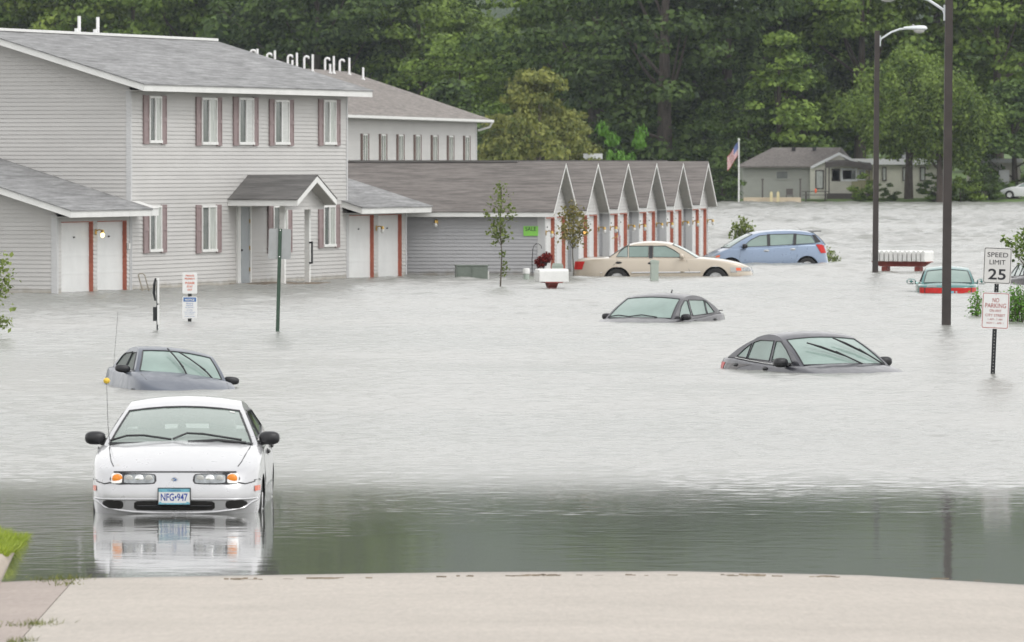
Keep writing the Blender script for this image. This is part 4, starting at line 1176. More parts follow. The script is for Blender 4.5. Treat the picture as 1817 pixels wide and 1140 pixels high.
    def mirrors(s, m='black', x=None, size=(.09, .13, .075), z=.08, out=.10, back=.0):
        x = x if x is not None else s.gx[0] - .42
        for sg in (1, -1):
            zb = s.zt(x) + z; w = s.W * s.g(s.zt(x))
            mb = MB(); mb.ellip((x, sg * (w + out), zb), size, 12, 8, .75)
            mb.tube([(x + .02, sg * (w - .08), zb - .06), (x, sg * (w + .04), zb - .03)], [.035, .03], 6)
            o = mb.build('wing_mirror', M[m] if isinstance(m, str) else m, s.root, smooth=True)
            g = MB(); g.grid([[(x - size[0] * .93, sg * (w + out) + a * size[1] * .75, zb + b * size[2] * .7) for a in (-1, 1)] for b in (-1, 1)]); g.build('mirror_glass', M['chrome'], o)
    def nose_patch(s, name, m, y0, y1, z0, z1, front=True, off=.008, pw=.5, nu=12, nv=8, parent=None, thick=.0, skew=0):
        """superelliptic patch lying on the nose/tail surface"""
        yc, zc, hy, hz = (y0 + y1) / 2, (z0 + z1) / 2, (y1 - y0) / 2, (z1 - z0) / 2
        mb = MB(); rows = []
        for a in range(nu + 1):
            u = -1 + 2 * a / nu; row = []
            lim = max(0.0, 1 - abs(u) ** (1 / max(pw, .01) + 1)) ** pw if pw > 0 else 1
            for b in range(nv + 1):
                v = -1 + 2 * b / nv
                edge = .0 if (abs(u) < .999 and abs(v) < .999) else -1
                row.append(s.nose_pt(yc + hy * u, zc + hz * v * lim + skew * u * hz, front, off + (edge * (off + .01))))
            rows.append(row)
        mb.grid(rows)
        return mb.build(name, M[m] if isinstance(m, str) else m, parent or s.root, smooth=True)
    def side_line(s, pts, r=.006, m='black', name='panel_gap', sides=(1, -1), off=.0):
        for sg in sides:
            mb = MB(); mb.tube([s.side_pt(x, z, sg, off) for x, z in pts], r, 4)
            mb.build(name, M[m] if isinstance(m, str) else m, s.bo)
    def top_line(s, pts, r=.005, m='black', name='panel_gap'):
        for sg in (1, -1):
            mb = MB(); mb.tube([(s.bend(x, s.sec_z(x, y)), sg * y, s.sec_z(x, y) + .001) for x, y in pts], r, 4)
            mb.build(name, M[m] if isinstance(m, str) else m, s.bo)
    def handles(s, pos, m='black'):
        for sg in (1, -1):
            for x, z in pos:
                mb = MB(); p = Vector(s.side_pt(x, z, sg, .012)); mb.ellip(p, (.085, .018, .022), 8, 6)
                p = Vector(s.side_pt(x, z - .005, sg, .002)); mb.ellip(p, (.10, .006, .04), 8, 6)
                mb.build('door_handle', M[m], s.root, smooth=True)
    def wiper(s, c0, t0, c1, t1, lift=.03, arm=None):
        a = s.ws_pt(t0, c0, .02); b = s.ws_pt(t1, c1, lift + .02)
        mid = a.lerp(b, .45) + Vector((0, 0, lift * .5))
        mb = MB(); mb.tube([a, mid], .010, 5)
        mb.tube([mid, b], .007, 5)
        d = (b - a).normalized(); mb.tube([a.lerp(b, .30) - Vector((0, 0, .012)), b + d * .1], .011, 5)
        mb.build('wiper', M['black'], s.root)
    def place_seat(s): pass

def rest(px, py, yaw, sink, pitch=0, roll=0, Y=None):
    """car origin under the pixel where its middle meets the water; yaw 0 = nose towards +x"""
    p = at_z(px, py); return (p.x, p.y, -sink), (radians(roll), radians(pitch), radians(yaw))

# ------------------------------------------------ 1. silver-white sedan at the water's edge
P_white = paint_mat('silver_white_paint', (0.53, 0.53, 0.54), .42, .30, .02)
c = Car(L=4.50, W=.845, H=1.31, p=7.0, sill=.20, wheel_x=(1.40, -1.20), wr=.30, ra=.355, crown=.055, kb=.93, wroof=.55,
        gx=(.92, .12, -1.02, -1.62), gz=(1.225, 1.23), roofcrown=.055, glass='clear', bow=.13,
        top=((-2.26, .88), (-2.1, .93), (-1.62, .94), (-.6, .93), (.3, .92), (.92, .91), (1.3, .87), (1.75, .80), (2.08, .735), (2.26, .69)),
        nose=((.15, -.10), (.28, -.04), (.44, 0), (.53, 0), (.60, -.045), (.69, -.13), (.75, -.17)),
        windows=[[(.68, .965), (-.10, .98), (-.10, 1.215), (.12, 1.20), (.38, 1.11)], [(-.17, .98), (-.85, 1.0), (-1.25, 1.04), (-1.03, 1.20), (-.9, 1.21), (-.17, 1.22)]], pillar=.055)
loc, rot = rest(311, 912, -90.2, .295, pitch=0)
loc = (loc[0], loc[1] + 2.22, -.295)
car = c.make('parked_car', 'silver white sedan facing the street at the water edge, amber corner lights and front plate', 'car', P_white, loc, rot)
c.mirrors('black', x=.62, size=(.09, .105, .068), z=.06, out=.055)
# hood shut lines, fender gaps
c.top_line([(.88, .70), (1.2, .695), (1.6, .665), (1.9, .64), (2.08, .61)], .006)
mb = MB(); mb.tube([c.nose_pt(y, .700, True, .002) for y in [-.60 + 1.20 * k / 16 for k in range(17)]], .007, 5); mb.build('panel_gap', M['black'], c.bo)
# bumper seam
for sg in (1, -1):
    mb = MB(); mb.tube([c.nose_pt(sg * y, z, True, .001) for y, z in ((.62, .60), (.69, .585), (.76, .60), (.82, .61))], .006, 5)
    mb.tube([c.side_pt(x, z, sg, .001) for x, z in ((2.02, .615), (1.8, .62))], .005, 4); mb.build('panel_gap', M['black'], c.bo)
# headlamps: dark bucket, reflector bowls, clear cover, amber corner lamp
M['amber'] = mat('amber_lens', (0.80, 0.25, 0.015), 0.25, .15, 20); M['amber'].node_tree.nodes['Principled BSDF'].inputs['Coat Weight'].default_value = .2
M['lamp_bowl'] = mat('lamp_bowl', (0.34, 0.355, 0.36), 0.22, .35, 14, metallic=.85)
M['orange_reflector'] = mat('orange_reflector', (0.75, 0.13, 0.05), 0.2, .1, 20)
for sg in (1, -1):
    y0, y1 = sorted((sg * .168, sg * .635))
    h = c.nose_patch('headlight', 'black', y0 - .012, y1 + .012, .572, .694, off=.006, pw=.28)
    ya, yb = sorted((sg * .178, sg * .515)); c.nose_patch('reflector', 'lamp_bowl', ya, yb, .580, .686, off=.012, pw=.28, parent=h)
    for yc_, r_ in ((.25, .042), (.345, .046), (.44, .040)):
        mb = MB(); pp = Vector(c.nose_pt(sg * yc_, .633, True, .006)); mb.ellip(pp, (.016, r_, r_), 14, 6); mb.build('bowl', M['chrome' if yc_ == .345 else 'lens'], h, smooth=True)
    ya, yb = sorted((sg * .505, sg * .630)); c.nose_patch('corner_lamp_cover', 'white', ya, yb, .580, .690, off=.014, pw=.34, parent=h)
    mb = MB(); mb.ellip(c.nose_pt(sg * .560, .636, True, .010), (.024, .052, .046), 14, 8, .9); mb.build('corner_lamp', M['amber'], h, smooth=True)
    ya, yb = sorted((sg * .79, sg * .835)); 
    mb = MB(); mb.grid([[c.nose_pt(sg * (.775 + .045 * a), .535 + .026 * b, True, .008) for a in (0, .33, .66, 1)] for b in (-1, 1)]); mb.build('side_marker', M['orange_reflector'], c.root)
# lower grille openings
M['grille'] = mat('grille_black', (0.012, 0.011, 0.010), .55, .3, 30)
c.nose_patch('grille', 'grille', -.44, .44, .318, .432, off=.005, pw=.2)
mb = MB(); mb.tube([c.nose_pt(y, .372, True, .012) for y in [-.36 + .72 * k / 12 for k in range(13)]], .007, 5); mb.build('grille_bar', M['black'], c.root)
for sg in (1, -1):
    ya, yb = sorted((sg * .49, sg * .72)); c.nose_patch('fog_opening', 'grille', ya, yb, .334, .432, off=.005, pw=.4)
    mb = MB(); mb.tube([c.nose_pt(sg * y, z, True, .004) for y, z in ((0, .300), (.2, .303), (.4, .312), (.55, .33), (.68, .355), (.74, .40), (.80, .425))], .012, 6); mb.build('chin_lip', P_white, c.root, smooth=True)
mb = MB(); mb.tube([c.nose_pt(y, .437, True, .003) for y in [-.80 + 1.6 * k / 30 for k in range(31)]], .009, 5); mb.build('bumper_crease', P_white, c.bo, smooth=True)
# plate with its lettering
xp = c.nose_pt(0, .48, True, 0)[0]
mb = MB(); mb.box(xp + .016, xp + .024, -.162, .162, .382, .552); pl = mb.build('licence_plate', M['black'], c.root)
mb = MB(); mb.box(xp + .0245, xp + .027, -.152, .152, .389, .542); mb.build('plate_face', M['sign_white'], pl)
M['plate_blue'] = mat('plate_blue', (0.16, 0.42, 0.52), .4, .25, 20)
mb = MB(); mb.box(xp + .0272, xp + .0282, -.152, .152, .510, .542); mb.box(xp + .0272, xp + .0282, -.152, .152, .389, .403); mb.box(xp + .0285, xp + .0292, .118, .147, .392, .412); mb.box(xp + .0285, xp + .0292, -.147, -.125, .392, .415); mb.build('plate_band', M['plate_blue'], pl)
def fwd(x, y, z):   # text plane facing +x (viewer's right is +y)
    return Matrix.Translation((x, y, z)) @ Matrix(((0, 0, 1, 0), (1, 0, 0, 0), (0, 1, 0, 0), (0, 0, 0, 1)))
M['plate_ink'] = mat('plate_ink', (0.03, 0.07, 0.33), .5, .1, 5)
text_obj('lettering', 'NFG\u2022947', .09, 'plate_ink', pl, fwd(xp + .0283, 0, .459), width=.262, height=.074, weight=.0016)
text_obj('lettering', 'Minnesota', .03, 'plate_ink', pl, fwd(xp + .0288, 0, .527), width=.13, height=.018)
# small round badge on the nose
mb = MB(); q = c.nose_pt(0, .625, True, .004); mb.lathe([(.001, .004), (.03, .003), (.034, -.002)], q, 'x', 16); bd = mb.build('badge', P_white, c.root, smooth=True)
mb = MB(); mb.tube([(q[0] + .006, -.02, q[2] + .012), (q[0] + .006, .0, q[2] + .016), (q[0] + .006, .016, q[2] - .012)], .004, 4); mb.tube([(q[0] + .006, -.014, q[2] - .012), (q[0] + .006, .02, q[2] + .008)], .004, 4); mb.build('badge_mark', M['ink_blue'], bd)
# cowl and parked wipers
mb = MB(); mb.grid([[c.ws_pt(t, cc * .92, .006 if t < 0 else .004) for cc in [-1 + k / 8 for k in range(17)]] for t in (-.03, .045)]); mb.build('cowl', M['black'], c.root)
mb = MB(); mb.tube([c.ws_pt(.05, -.93, .03), c.ws_pt(.12, -.72, .045), c.ws_pt(.13, -.5, .04), c.ws_pt(.06, -.12, .03)], .011, 5); mb.build('wiper', M['black'], c.root)
mb = MB(); mb.tube([c.ws_pt(.07, -.10, .03), c.ws_pt(.16, .08, .045), c.ws_pt(.155, .3, .04), c.ws_pt(.06, .80, .03)], .011, 5); mb.tube([c.ws_pt(.03, .1, .02), c.ws_pt(.05, .5, .03), c.ws_pt(.02, .85, .02)], .014, 5); mb.build('wiper', M['black'], c.root)
mb = MB(); mb.grid([[c.ws_pt(t, .78 + .08 * a, .004) for a in (-.5, .5)] for t in (.86, .905)]); mb.build('inspection_sticker', M['white'], c.root)
# door lines along the flank, moulding
c.side_line([(.98, .30), (1.0, .6), (.92, .90)]); c.side_line([(-.13, .25), (-.13, .95)]); c.side_line([(1.0, .5), (0, .5), (-.8, .5)], .012, P_white, 'side_moulding')
c.handles([(.02, .82), (-.95, .84)])
# antenna with yellow ball
pa_ = Vector((1.02, -.70, c.sec_z(1.02, .70)))
mb = MB(); mb.tube([pa_, pa_ + Vector((-.02, -.02, .20)), pa_ + Vector((-.06, -.035, .62))], [.004, .0028, .0022], 5); an = mb.build('antenna', M['black'], c.root)
mb = MB(); mb.ellip(pa_ + Vector((-.06, -.035, .64)), (.034, .034, .030), 12, 8); mb.build('antenna_ball', mat('yellow_ball', (.75, .5, .05), .5, .1, 9), an, smooth=True)
# cabin: seats, dashboard, mirror, steering wheel
M['fabric'] = mat('seat_fabric', (.13, .13, .135), .9, .2, 9)
for y in (-.36, .36):
    mb = MB(); mb.ellip((-.30, y, .66), (.10, .24, .36), 14, 10, .6); mb.ellip((-.05, y, .52), (.3, .25, .1), 12, 8, .6); mb.ellip((-.34, y, 1.055), (.05, .14, .105), 12, 8, .7); mb.build('front_seat', M['fabric'], c.root, smooth=True)
mb = MB(); mb.ellip((-1.15, 0, .66), (.10, .62, .25), 14, 10, .5); mb.box(-1.55, -1.15, -.60, .60, .90, .915); mb.build('rear_seat', M['fabric'], c.root, smooth=True)
mb = MB(); mb.grid([[(x, y, z) for y in (-.72, -.3, .3, .72)] for x, z in ((.98, .93), (.7, .955), (.5, .93), (.45, .7))]); mb.build('dashboard', M['black'], c.root)
mb = MB(); mb.tube([(.42 + .08 * sin(a), .36 + .17 * cos(a), .95 + .12 * sin(a)) for a in [2 * pi * k / 16 for k in range(16)]], .014, 5, closed=True); mb.build('steering_wheel', M['black'], c.root)
mb = MB(); mb.ellip((.30, 0, 1.165), (.02, .12, .032), 12, 8, .7); mb.tube([(.30, 0, 1.17), (.25, 0, 1.235)], .010, 5); mb.ellip((.30, -.02, 1.07), (.01, .045, .055), 8, 6); mb.build('rearview_mirror', M['black'], c.root, smooth=True)
mb = MB(); mb.box(-1.4, .75, -.60, .60, .30, .34); mb.build('cabin_floor', M['black'], c.root)
mb = MB(); mb.ellip((.09, 0, 1.285), (.02, .05, .010), 8, 6); mb.build('roof_clip', M['steel'], c.root, smooth=True)

# ------------------------------------------------ generic rounded late-nineties sedan used for the sunken cars
def sedan(**k):
    d = dict(L=4.75, W=.89, H=1.43, p=4.2, sill=.2, wheel_x=(1.42, -1.32), wr=.32, ra=.38, crown=.06, kb=.92, wroof=.60,
        gx=(.98, .10, -1.02, -1.72), gz=(1.36, 1.345), roofcrown=.05, bow=.13,
        top=((-2.38, .93), (-2.2, 1.02), (-1.72, 1.04), (-.6, .985), (.3, .95), (.98, .96), (1.4, .90), (1.9, .80), (2.2, .72), (2.38, .66)),
        windows=[[(.72, .995), (.02, 1.01), (-.04, 1.335), (.12, 1.325), (.38, 1.20)], [(-.05, 1.015), (-.82, 1.03), (-.82, 1.33), (-.11, 1.34)], [(-.87, 1.035), (-1.38, 1.06), (-1.08, 1.27), (-.98, 1.305), (-.87, 1.32)]])
    d.update(k); return Car(**d)

# 2. blue-grey sedan behind the white one, listing to one side, wipers raised
c = sedan(L=4.45, W=.83, H=1.36, wroof=.56, gx=(.95, .30, -.85, -1.5), gz=(1.30, 1.28), kb=.88, sideglass={-1: 'glass_black', 1: 'fog'},
          windows=[[(.70, .99), (-.10, 1.0), (-.10, 1.27), (.22, 1.27), (.42, 1.17)], [(-.17, 1.0), (-1.0, 1.02), (-1.15, 1.08), (-.95, 1.22), (-.8, 1.26), (-.17, 1.28)]])
P2 = paint_mat('blue_grey_paint', (.105, .12, .15), .3, .40, .08, .25)
loc, rot = rest(284, 690, -78, .81, roll=-6.5, pitch=-1.5)
c.make('parked_car', 'blue grey sedan sunk to its hood behind the white one, listing, both wipers raised', 'car', P2, (loc[0], loc[1] + 1.2, loc[2]), rot)
c.mirrors('black', x=.60, size=(.07, .12, .06), z=.04, out=.05)
c.wiper(-.05, .03, -.38, .90, .10) if False else None
def raised(c, c0, c1, t1, l=.07):
    a = c.ws_pt(.0, c0, .01); b = c.ws_pt(t1, c1, l)
    m_ = a.lerp(b, .4) + Vector((.02, 0, .03))
    mb = MB(); mb.tube([a, a.lerp(m_, .5) + Vector((.01, 0, .01)), m_], .013, 5); e0 = m_.lerp(b, -.25); mb.tube([e0, m_.lerp(b, .5) + Vector((.008, 0, .008)), b], .012, 5); mb.build('wiper', M['black'], c.root)
raised(c, .12, -.28, .88); raised(c, .70, .0, .74)
mb = MB()
for y in (.02, .5): mb.tube([c.ws_pt(-.05, y - .06, .01), c.ws_pt(-.07, y + .16, .012)], .02, 5)
mb.build('washer_cowl', M['black'], c.root)
c.top_line([(.95, .66), (1.3, .66), (1.7, .63)], .005)
mb = MB(); q = Vector((-1.75, -.62, c.sec_z(-1.75, .62))); mb.tube([q, q + Vector((-.02, -.02, .85))], .0025, 4); mb.build('antenna', M['black'], c.root)

# 3. charcoal sedan in the middle of the lot
P3 = paint_mat('charcoal_paint', (.062, .06, .067), .3, .40, .08, .5)
c = sedan(L=4.8, W=.90, H=1.45, wroof=.64, gx=(1.02, .18, -1.02, -1.75), gz=(1.38, 1.365), sideglass={1: 'fog', -1: 'fog'},
          windows=[[(.70, 1.0), (.02, 1.02), (.0, 1.345), (.14, 1.345), (.42, 1.22)], [(-.08, 1.02), (-.86, 1.045), (-.92, 1.34), (-.09, 1.36)], [(-.92, 1.05), (-1.32, 1.07), (-1.12, 1.25), (-.98, 1.33)]])
loc, rot = rest(1139, 571, -90 - 24, .90)
c.make('parked_car', 'charcoal grey sedan sunk to its door handles in the middle of the lot, roof fin', 'car', P3, (loc[0] + .35, loc[1] + .5, loc[2]), rot)
c.mirrors('black', x=.62, size=(.09, .11, .07), z=.05, out=.06)
c.handles([(-.02, .90), (-1.15, .92)])
mb = MB(); mb.tube([c.ws_pt(.05, -.9, .025), c.ws_pt(.09, -.6, .035), c.ws_pt(.04, -.2, .025)], .012, 5); mb.build('wiper', M['black'], c.root)
mb = MB(); mb.tube([c.ws_pt(.05, -.25, .025), c.ws_pt(.10, .1, .035), c.ws_pt(.04, .55, .025)], .012, 5); mb.build('wiper', M['black'], c.root)
mb = MB(); mb.box(-2.22, -2.08, -.60, .60, 1.085, 1.105); mb.tube([(-2.12, .5, 1.0), (-2.14, .5, 1.09)], .02, 5); mb.tube([(-2.12, -.5, 1.0), (-2.14, -.5, 1.09)], .02, 5); mb.build('spoiler', M['black'], c.root)
mb = MB(); mb.tube([(-.75, 0, 1.48), (-.80, 0, 1.56)], [.02, .012], 6); mb.build('roof_fin', M['black'], c.root)

# 4. black sedan to the right, wipers raised
P4 = paint_mat('black_blue_paint', (.038, .038, .05), .3, .34, .08, .5)
c = sedan(L=4.72, W=.915, H=1.45, wroof=.65, gx=(1.05, .12, -.88, -1.72), gz=(1.375, 1.36), sideglass={1: 'fog', -1: 'fog'},
          windows=[[(.74, 1.0), (-.02, 1.02), (-.07, 1.345), (.10, 1.345), (.40, 1.21)], [(-.12, 1.02), (-.92, 1.045), (-.86, 1.31), (-.65, 1.35), (-.15, 1.35)], [(-.97, 1.05), (-1.34, 1.07), (-1.1, 1.21), (-.93, 1.29)]])
loc, rot = rest(1467, 660, -90 + 24.5, .86)
c.make('parked_car', 'black sedan sunk to its door handles near the street sign, both wipers raised', 'car', P4, (loc[0] - .15, loc[1] + .75, loc[2]), rot)
c.mirrors('black', x=.62, size=(.10, .12, .08), z=.06, out=.08)
c.handles([(-.08, .90), (-1.20, .93)])
def slant(c, ca, ta, cb, tb, l=.08):
    a = c.ws_pt(ta, ca, .015); b = c.ws_pt(tb, cb, l); m_ = a.lerp(b, .5) + Vector((.03, 0, .035))
    mb = MB(); mb.tube([a, m_], .014, 5); mb.tube([m_.lerp(a, .25), m_.lerp(b, .5) + Vector((.006, 0, .006)), b], .013, 5); mb.tube([m_.lerp(a, .5), b], .007, 4); mb.build('wiper', M['black'], c.root)
slant(c, .35, .02, -.62, .60); slant(c, .86, .02, .12, .74)
mb = MB()
for sg in (1, -1): mb.tube([(x, sg * (c.hw(c.zt(x) + .02, x) + .012), c.zt(x) + .022) for x in [.74 - 2.1 * k / 8 for k in range(9)]], .010, 5)
mb.build('belt_trim', M['chrome'], c.root, smooth=True)
M['tail_red'] = mat('tail_lamp_red', (.50, .022, .018), .3, .2, 12); M['tail_red'].node_tree.nodes['Principled BSDF'].inputs['Specular IOR Level'].default_value = .25
M['tail_dark'] = mat('tail_lamp_dark', (.03, .02, .022), .15, .3, 12)
for sg in (1, -1):
    mb = MB(); mb.grid([[c.nose_pt(sg * y, z, False, .012) for y in (.70, .76, .80, .83, .855, .87, .878)] for z in (.76, .83, .90, .955)]); t_ = mb.build('tail_light', M['tail_dark'], c.root)
    mb = MB(); mb.grid([[c.nose_pt(sg * y, z, False, .018) for y in (.66, .72, .76, .79, .815)] for z in (.75, .83, .90, .965)]); mb.build('red_lens', M['tail_red'], t_)

# 5. long champagne sedan by the garages
P5 = paint_mat('champagne_paint', (.50, .435, .35), .3, .34, .06)
c = Car(L=5.38, W=.985, H=1.44, p=4.8, sill=.23, wheel_x=(1.60, -1.33), wr=.34, ra=.40, crown=.05, kb=.88, wroof=.60,
        gx=(1.02, .27, -.95, -1.58), gz=(1.375, 1.37), roofcrown=.05, bow=.13,
        top=((-2.69, .86), (-2.6, .93), (-2.3, .97), (-1.6, .99), (-.8, .975), (.3, .965), (1.02, .965), (1.6, .92), (2.2, .83), (2.55, .75), (2.69, .68)),
        nose=((.2, -.04), (.4, 0), (.5, 0), (.58, -.04), (.7, -.09), (.8, -.15)), tail=((.2, 0), (.5, 0), (.6, -.02), (.95, -.06)),
        windows=[[(.66, 1.0), (-.26, 1.015), (-.26, 1.345), (.10, 1.345), (.36, 1.22)], [(-.40, 1.015), (-.98, 1.02), (-.98, 1.345), (-.40, 1.35)], [(-1.02, 1.02), (-1.36, 1.03), (-1.27, 1.17), (-1.12, 1.30), (-1.02, 1.335)]], quarter_dim=True, sideglass={1: 'fog_side', -1: 'fog_side'})
pL = at_z(1178, 491)
c.make('parked_car', 'long champagne coloured sedan side-on in front of the garages, half its wheels under water', 'car', P5, (pL.x, pL.y + .95, -.44), (0, radians(-.4), radians(-3.5)))
c.mirrors(P5, x=.60, size=(.07, .12, .08), z=.07, out=.12)
c.handles([(-.32, .84), (-1.28, .86)])
c.side_line([(.80, .30), (.82, .6), (.74, .93)]); c.side_line([(-.33, .25), (-.33, .95)]); c.side_line([(-1.45, .78), (-1.33, .86), (-1.33, .96)])
c.side_line([(1.15, .56), (-.9, .56)], .022, 'chrome', 'side_moulding', off=.004); c.side_line([(2.25, .56), (2.05, .56)], .02, 'chrome', 'side_moulding'); c.side_line([(-1.78, .56), (-2.6, .56)], .018, 'chrome', 'side_moulding')
mb = MB()
for sg in (1, -1):
    mb.quad(*[(x, sg * (c.hw(z, x) + .006), z) for x, z in ((-.27, .985), (-.39, .985), (-.39, 1.36), (-.27, 1.36))])
mb.build('door_pillar', M['black'], c.root)
for sg in (1, -1):
    mb = MB(); mb.grid([[c.nose_pt(sg * y, z, False, .014) for y in (.58, .66, .72, .77, .805, .83)] for z in (.66, .72, .79, .86, .90)]); mb.build('tail_light', M['tail_red'], c.root, smooth=True)
    ya, yb = sorted((sg * .45, sg * .90)); h = c.nose_patch('headlight', 'lamp_bowl', ya, yb, .57, .70, off=.012, pw=.2)
    mb = MB(); mb.grid([[c.side_pt(x, z, sg, .012) for x in (2.44, 2.35, 2.2, 2.06)] for z in (.585, .70)]); mb.build('side_lens', M['lens'], h)
    mb = MB(); mb.grid([[c.side_pt(x, z, sg, .016) for x in (2.40, 2.3, 2.24)] for z in (.60, .685)]); mb.build('turn_lamp', M['orange_reflector'], h)
c.nose_patch('grille', 'chrome', -.36, .36, .52, .70, off=.02, pw=.15)
# 6. blue hatchback
P6 = paint_mat('light_blue_paint', (.21, .275, .385), .35, .30, .06)
c = Car(L=4.35, W=.885, H=1.545, p=4.2, sill=.24, wheel_x=(1.28, -1.32), wr=.32, ra=.385, crown=.05, kb=.88, wroof=.58,
        gx=(1.28, .42, -1.62, -2.02), gz=(1.45, 1.44), roofcrown=.045, bow=.16, rbow=.08,
        top=((-2.17, .93), (-2.05, 1.03), (-1.6, 1.08), (-.6, 1.045), (.4, 1.0), (1.28, .99), (1.6, .91), (1.95, .79), (2.17, .66)),
        nose=((.2, -.08), (.35, 0), (.48, 0), (.6, -.08), (.8, -.22), (.9, -.25)), tail=((.2, 0), (.5, 0), (.62, -.05), (1.1, -.10)),
        windows=[[(.86, 1.035), (.0, 1.055), (-.02, 1.425), (.24, 1.405), (.55, 1.27)], [(-.10, 1.06), (-.86, 1.085), (-.93, 1.44), (-.10, 1.44)], [(-.98, 1.09), (-1.66, 1.12), (-1.52, 1.37), (-1.02, 1.43)]])
pL = at_z(1356, 468.5)
c.make('parked_car', 'light blue hatchback side-on at the end of the garage row, nose towards the garages', 'car', P6, (pL.x, pL.y + .8, -.46), (0, radians(1.0), radians(180 + 10)))
c.mirrors('black', x=.82, size=(.08, .12, .08), z=.07, out=.12)
c.handles([(.06, .90), (-.84, .93)], 'steel')
c.side_line([(1.0, .30), (.98, .7), (.92, .97)]); c.side_line([(.0, .28), (-.02, 1.03)]); c.side_line([(-.85, .45), (-.98, .7), (-1.0, 1.05)])
mb = MB()
for sg in (1, -1):
    for x0_, x1_, ln in ((.0, -.10, .02), (-.87, -.97, .06)):
        mb.quad(*[(x, sg * (c.hw(z, x) + .006), z) for x, z in ((x0_, 1.05), (x1_, 1.05), (x1_ - ln, 1.45), (x0_ - ln, 1.45))])
    mb.quad(*[(x, sg * (c.hw(z, x) + .006), z) for x, z in ((-1.67, 1.12), (-1.84, 1.16), (-1.66, 1.40), (-1.54, 1.40))])
mb.build('door_pillar', M['black'], c.root)
for sg in (1, -1):
    mb = MB(); rows = []
    for z, xa_, xb_ in ((.78, -1.86, -2.10), (.88, -1.80, -2.07), (.98, -1.74, -2.03), (1.07, -1.68, -1.98)): rows.append([c.side_pt(xa_ + (xb_ - xa_) * t, z, sg, .014) for t in (0, .33, .66, 1)])
    mb.grid(rows); mb.build('tail_light', M['tail_red'], c.root, smooth=True)
    mb = MB(); mb.grid([[c.side_pt(x, z + (x - 1.7) * -.15, sg, .012) for x in (1.70, 1.85, 1.98, 2.08)] for z in (.68, .80)]); h = mb.build('headlight', M['lens'], c.root)
    mb = MB(); mb.grid([[c.side_pt(x, z + (x - 1.7) * -.15, sg, .016) for x in (1.71, 1.80, 1.86)] for z in (.72, .785)]); mb.build('turn_lamp', M['orange_reflector'], h)
mb = MB(); mb.box(-1.90, -1.62, -.5, .5, 1.50, 1.525); mb.build('roof_spoiler', M['black'], c.root)
mb = MB(); mb.tube([(-1.45, -.3, 1.5), (-1.2, -.3, 1.68)], .004, 4); mb.build('antenna', M['black'], c.root)
# 7. teal sedan seen from behind
P7 = paint_mat('teal_paint', (.05, .19, .175), .5, .3, .1)
c = sedan(L=4.35, W=.84, H=1.34, wroof=.55, gx=(.95, .12, -.98, -1.62), gz=(1.28, 1.26), rbow=.10, kb=.88,
          top=((-2.18, .84), (-2.0, .90), (-1.62, .93), (-.6, .93), (.3, .93), (.95, .94), (1.4, .86), (1.9, .75), (2.18, .62)),
          tail=((.2, 0), (.5, 0), (.62, -.02), (.9, -.03)),
          windows=[[(.66, .97), (.0, .98), (.0, 1.26), (.12, 1.26), (.36, 1.15)], [(-.06, .98), (-.95, .99), (-1.22, 1.05), (-1.0, 1.21), (-.88, 1.25), (-.06, 1.27)]])
pL = at_z(1689, 521)
P7r = paint_mat('pale_teal_roof', (.30, .36, .38), .35, .3, .06)
c.make('parked_car', 'teal sedan seen from behind beyond the near light pole, full width red tail light bar', 'car', P7, (pL.x, pL.y + 2.2, -.70), (0, radians(0), radians(90 - 2.5)))
c.mirrors(P7, x=.58, size=(.07, .13, .075), z=.03, out=.12)
mb = MB(); mb.grid([[c.nose_pt(y, z, False, .014) for y in [-.73 + 1.46 * k / 20 for k in range(21)]] for z in (.70, .775, .845)]); tb = mb.build('tail_light_bar', M['tail_red'], c.root, smooth=True)
mb = MB()
for y in (-.6, .6): mb.grid([[c.nose_pt(y + a, z, False, .020) for a in (-.01, .01)] for z in (.70, .845)])
mb.build('bar_divider', M['black'], tb)
mb = MB(); xq = c.nose_pt(0, .70, False, 0)[0]; mb.box(xq - .035, xq - .02, -.15, .15, .62, .765); mb.build('licence_plate', M['plate_blue'], c.root)
mb = MB(); mb.box(xq - .035, xq - .02, -.235, -.19, .70, .76); mb.box(xq + .035, xq + .04, .30, .55, .868, .90); mb.build('badge', M['steel'], c.root)
# 8. dark car cut by the right edge of the view
c = sedan(L=4.6, W=.88, H=1.40)
pL = at_z(1838, 506)
c.make('parked_car', 'dark car with red tail lights cut off by the right edge, behind the bush', 'car', P3, (pL.x + .3, pL.y + 2.2, -.80), (0, 0, radians(90 + 6)))
mb = MB(); mb.grid([[c.nose_pt(y, z, False, .014) for y in [-.75 + 1.5 * k / 20 for k in range(21)]] for z in (.78, .86, .93)]); mb.build('tail_light_bar', M['tail_red'], c.root, smooth=True)
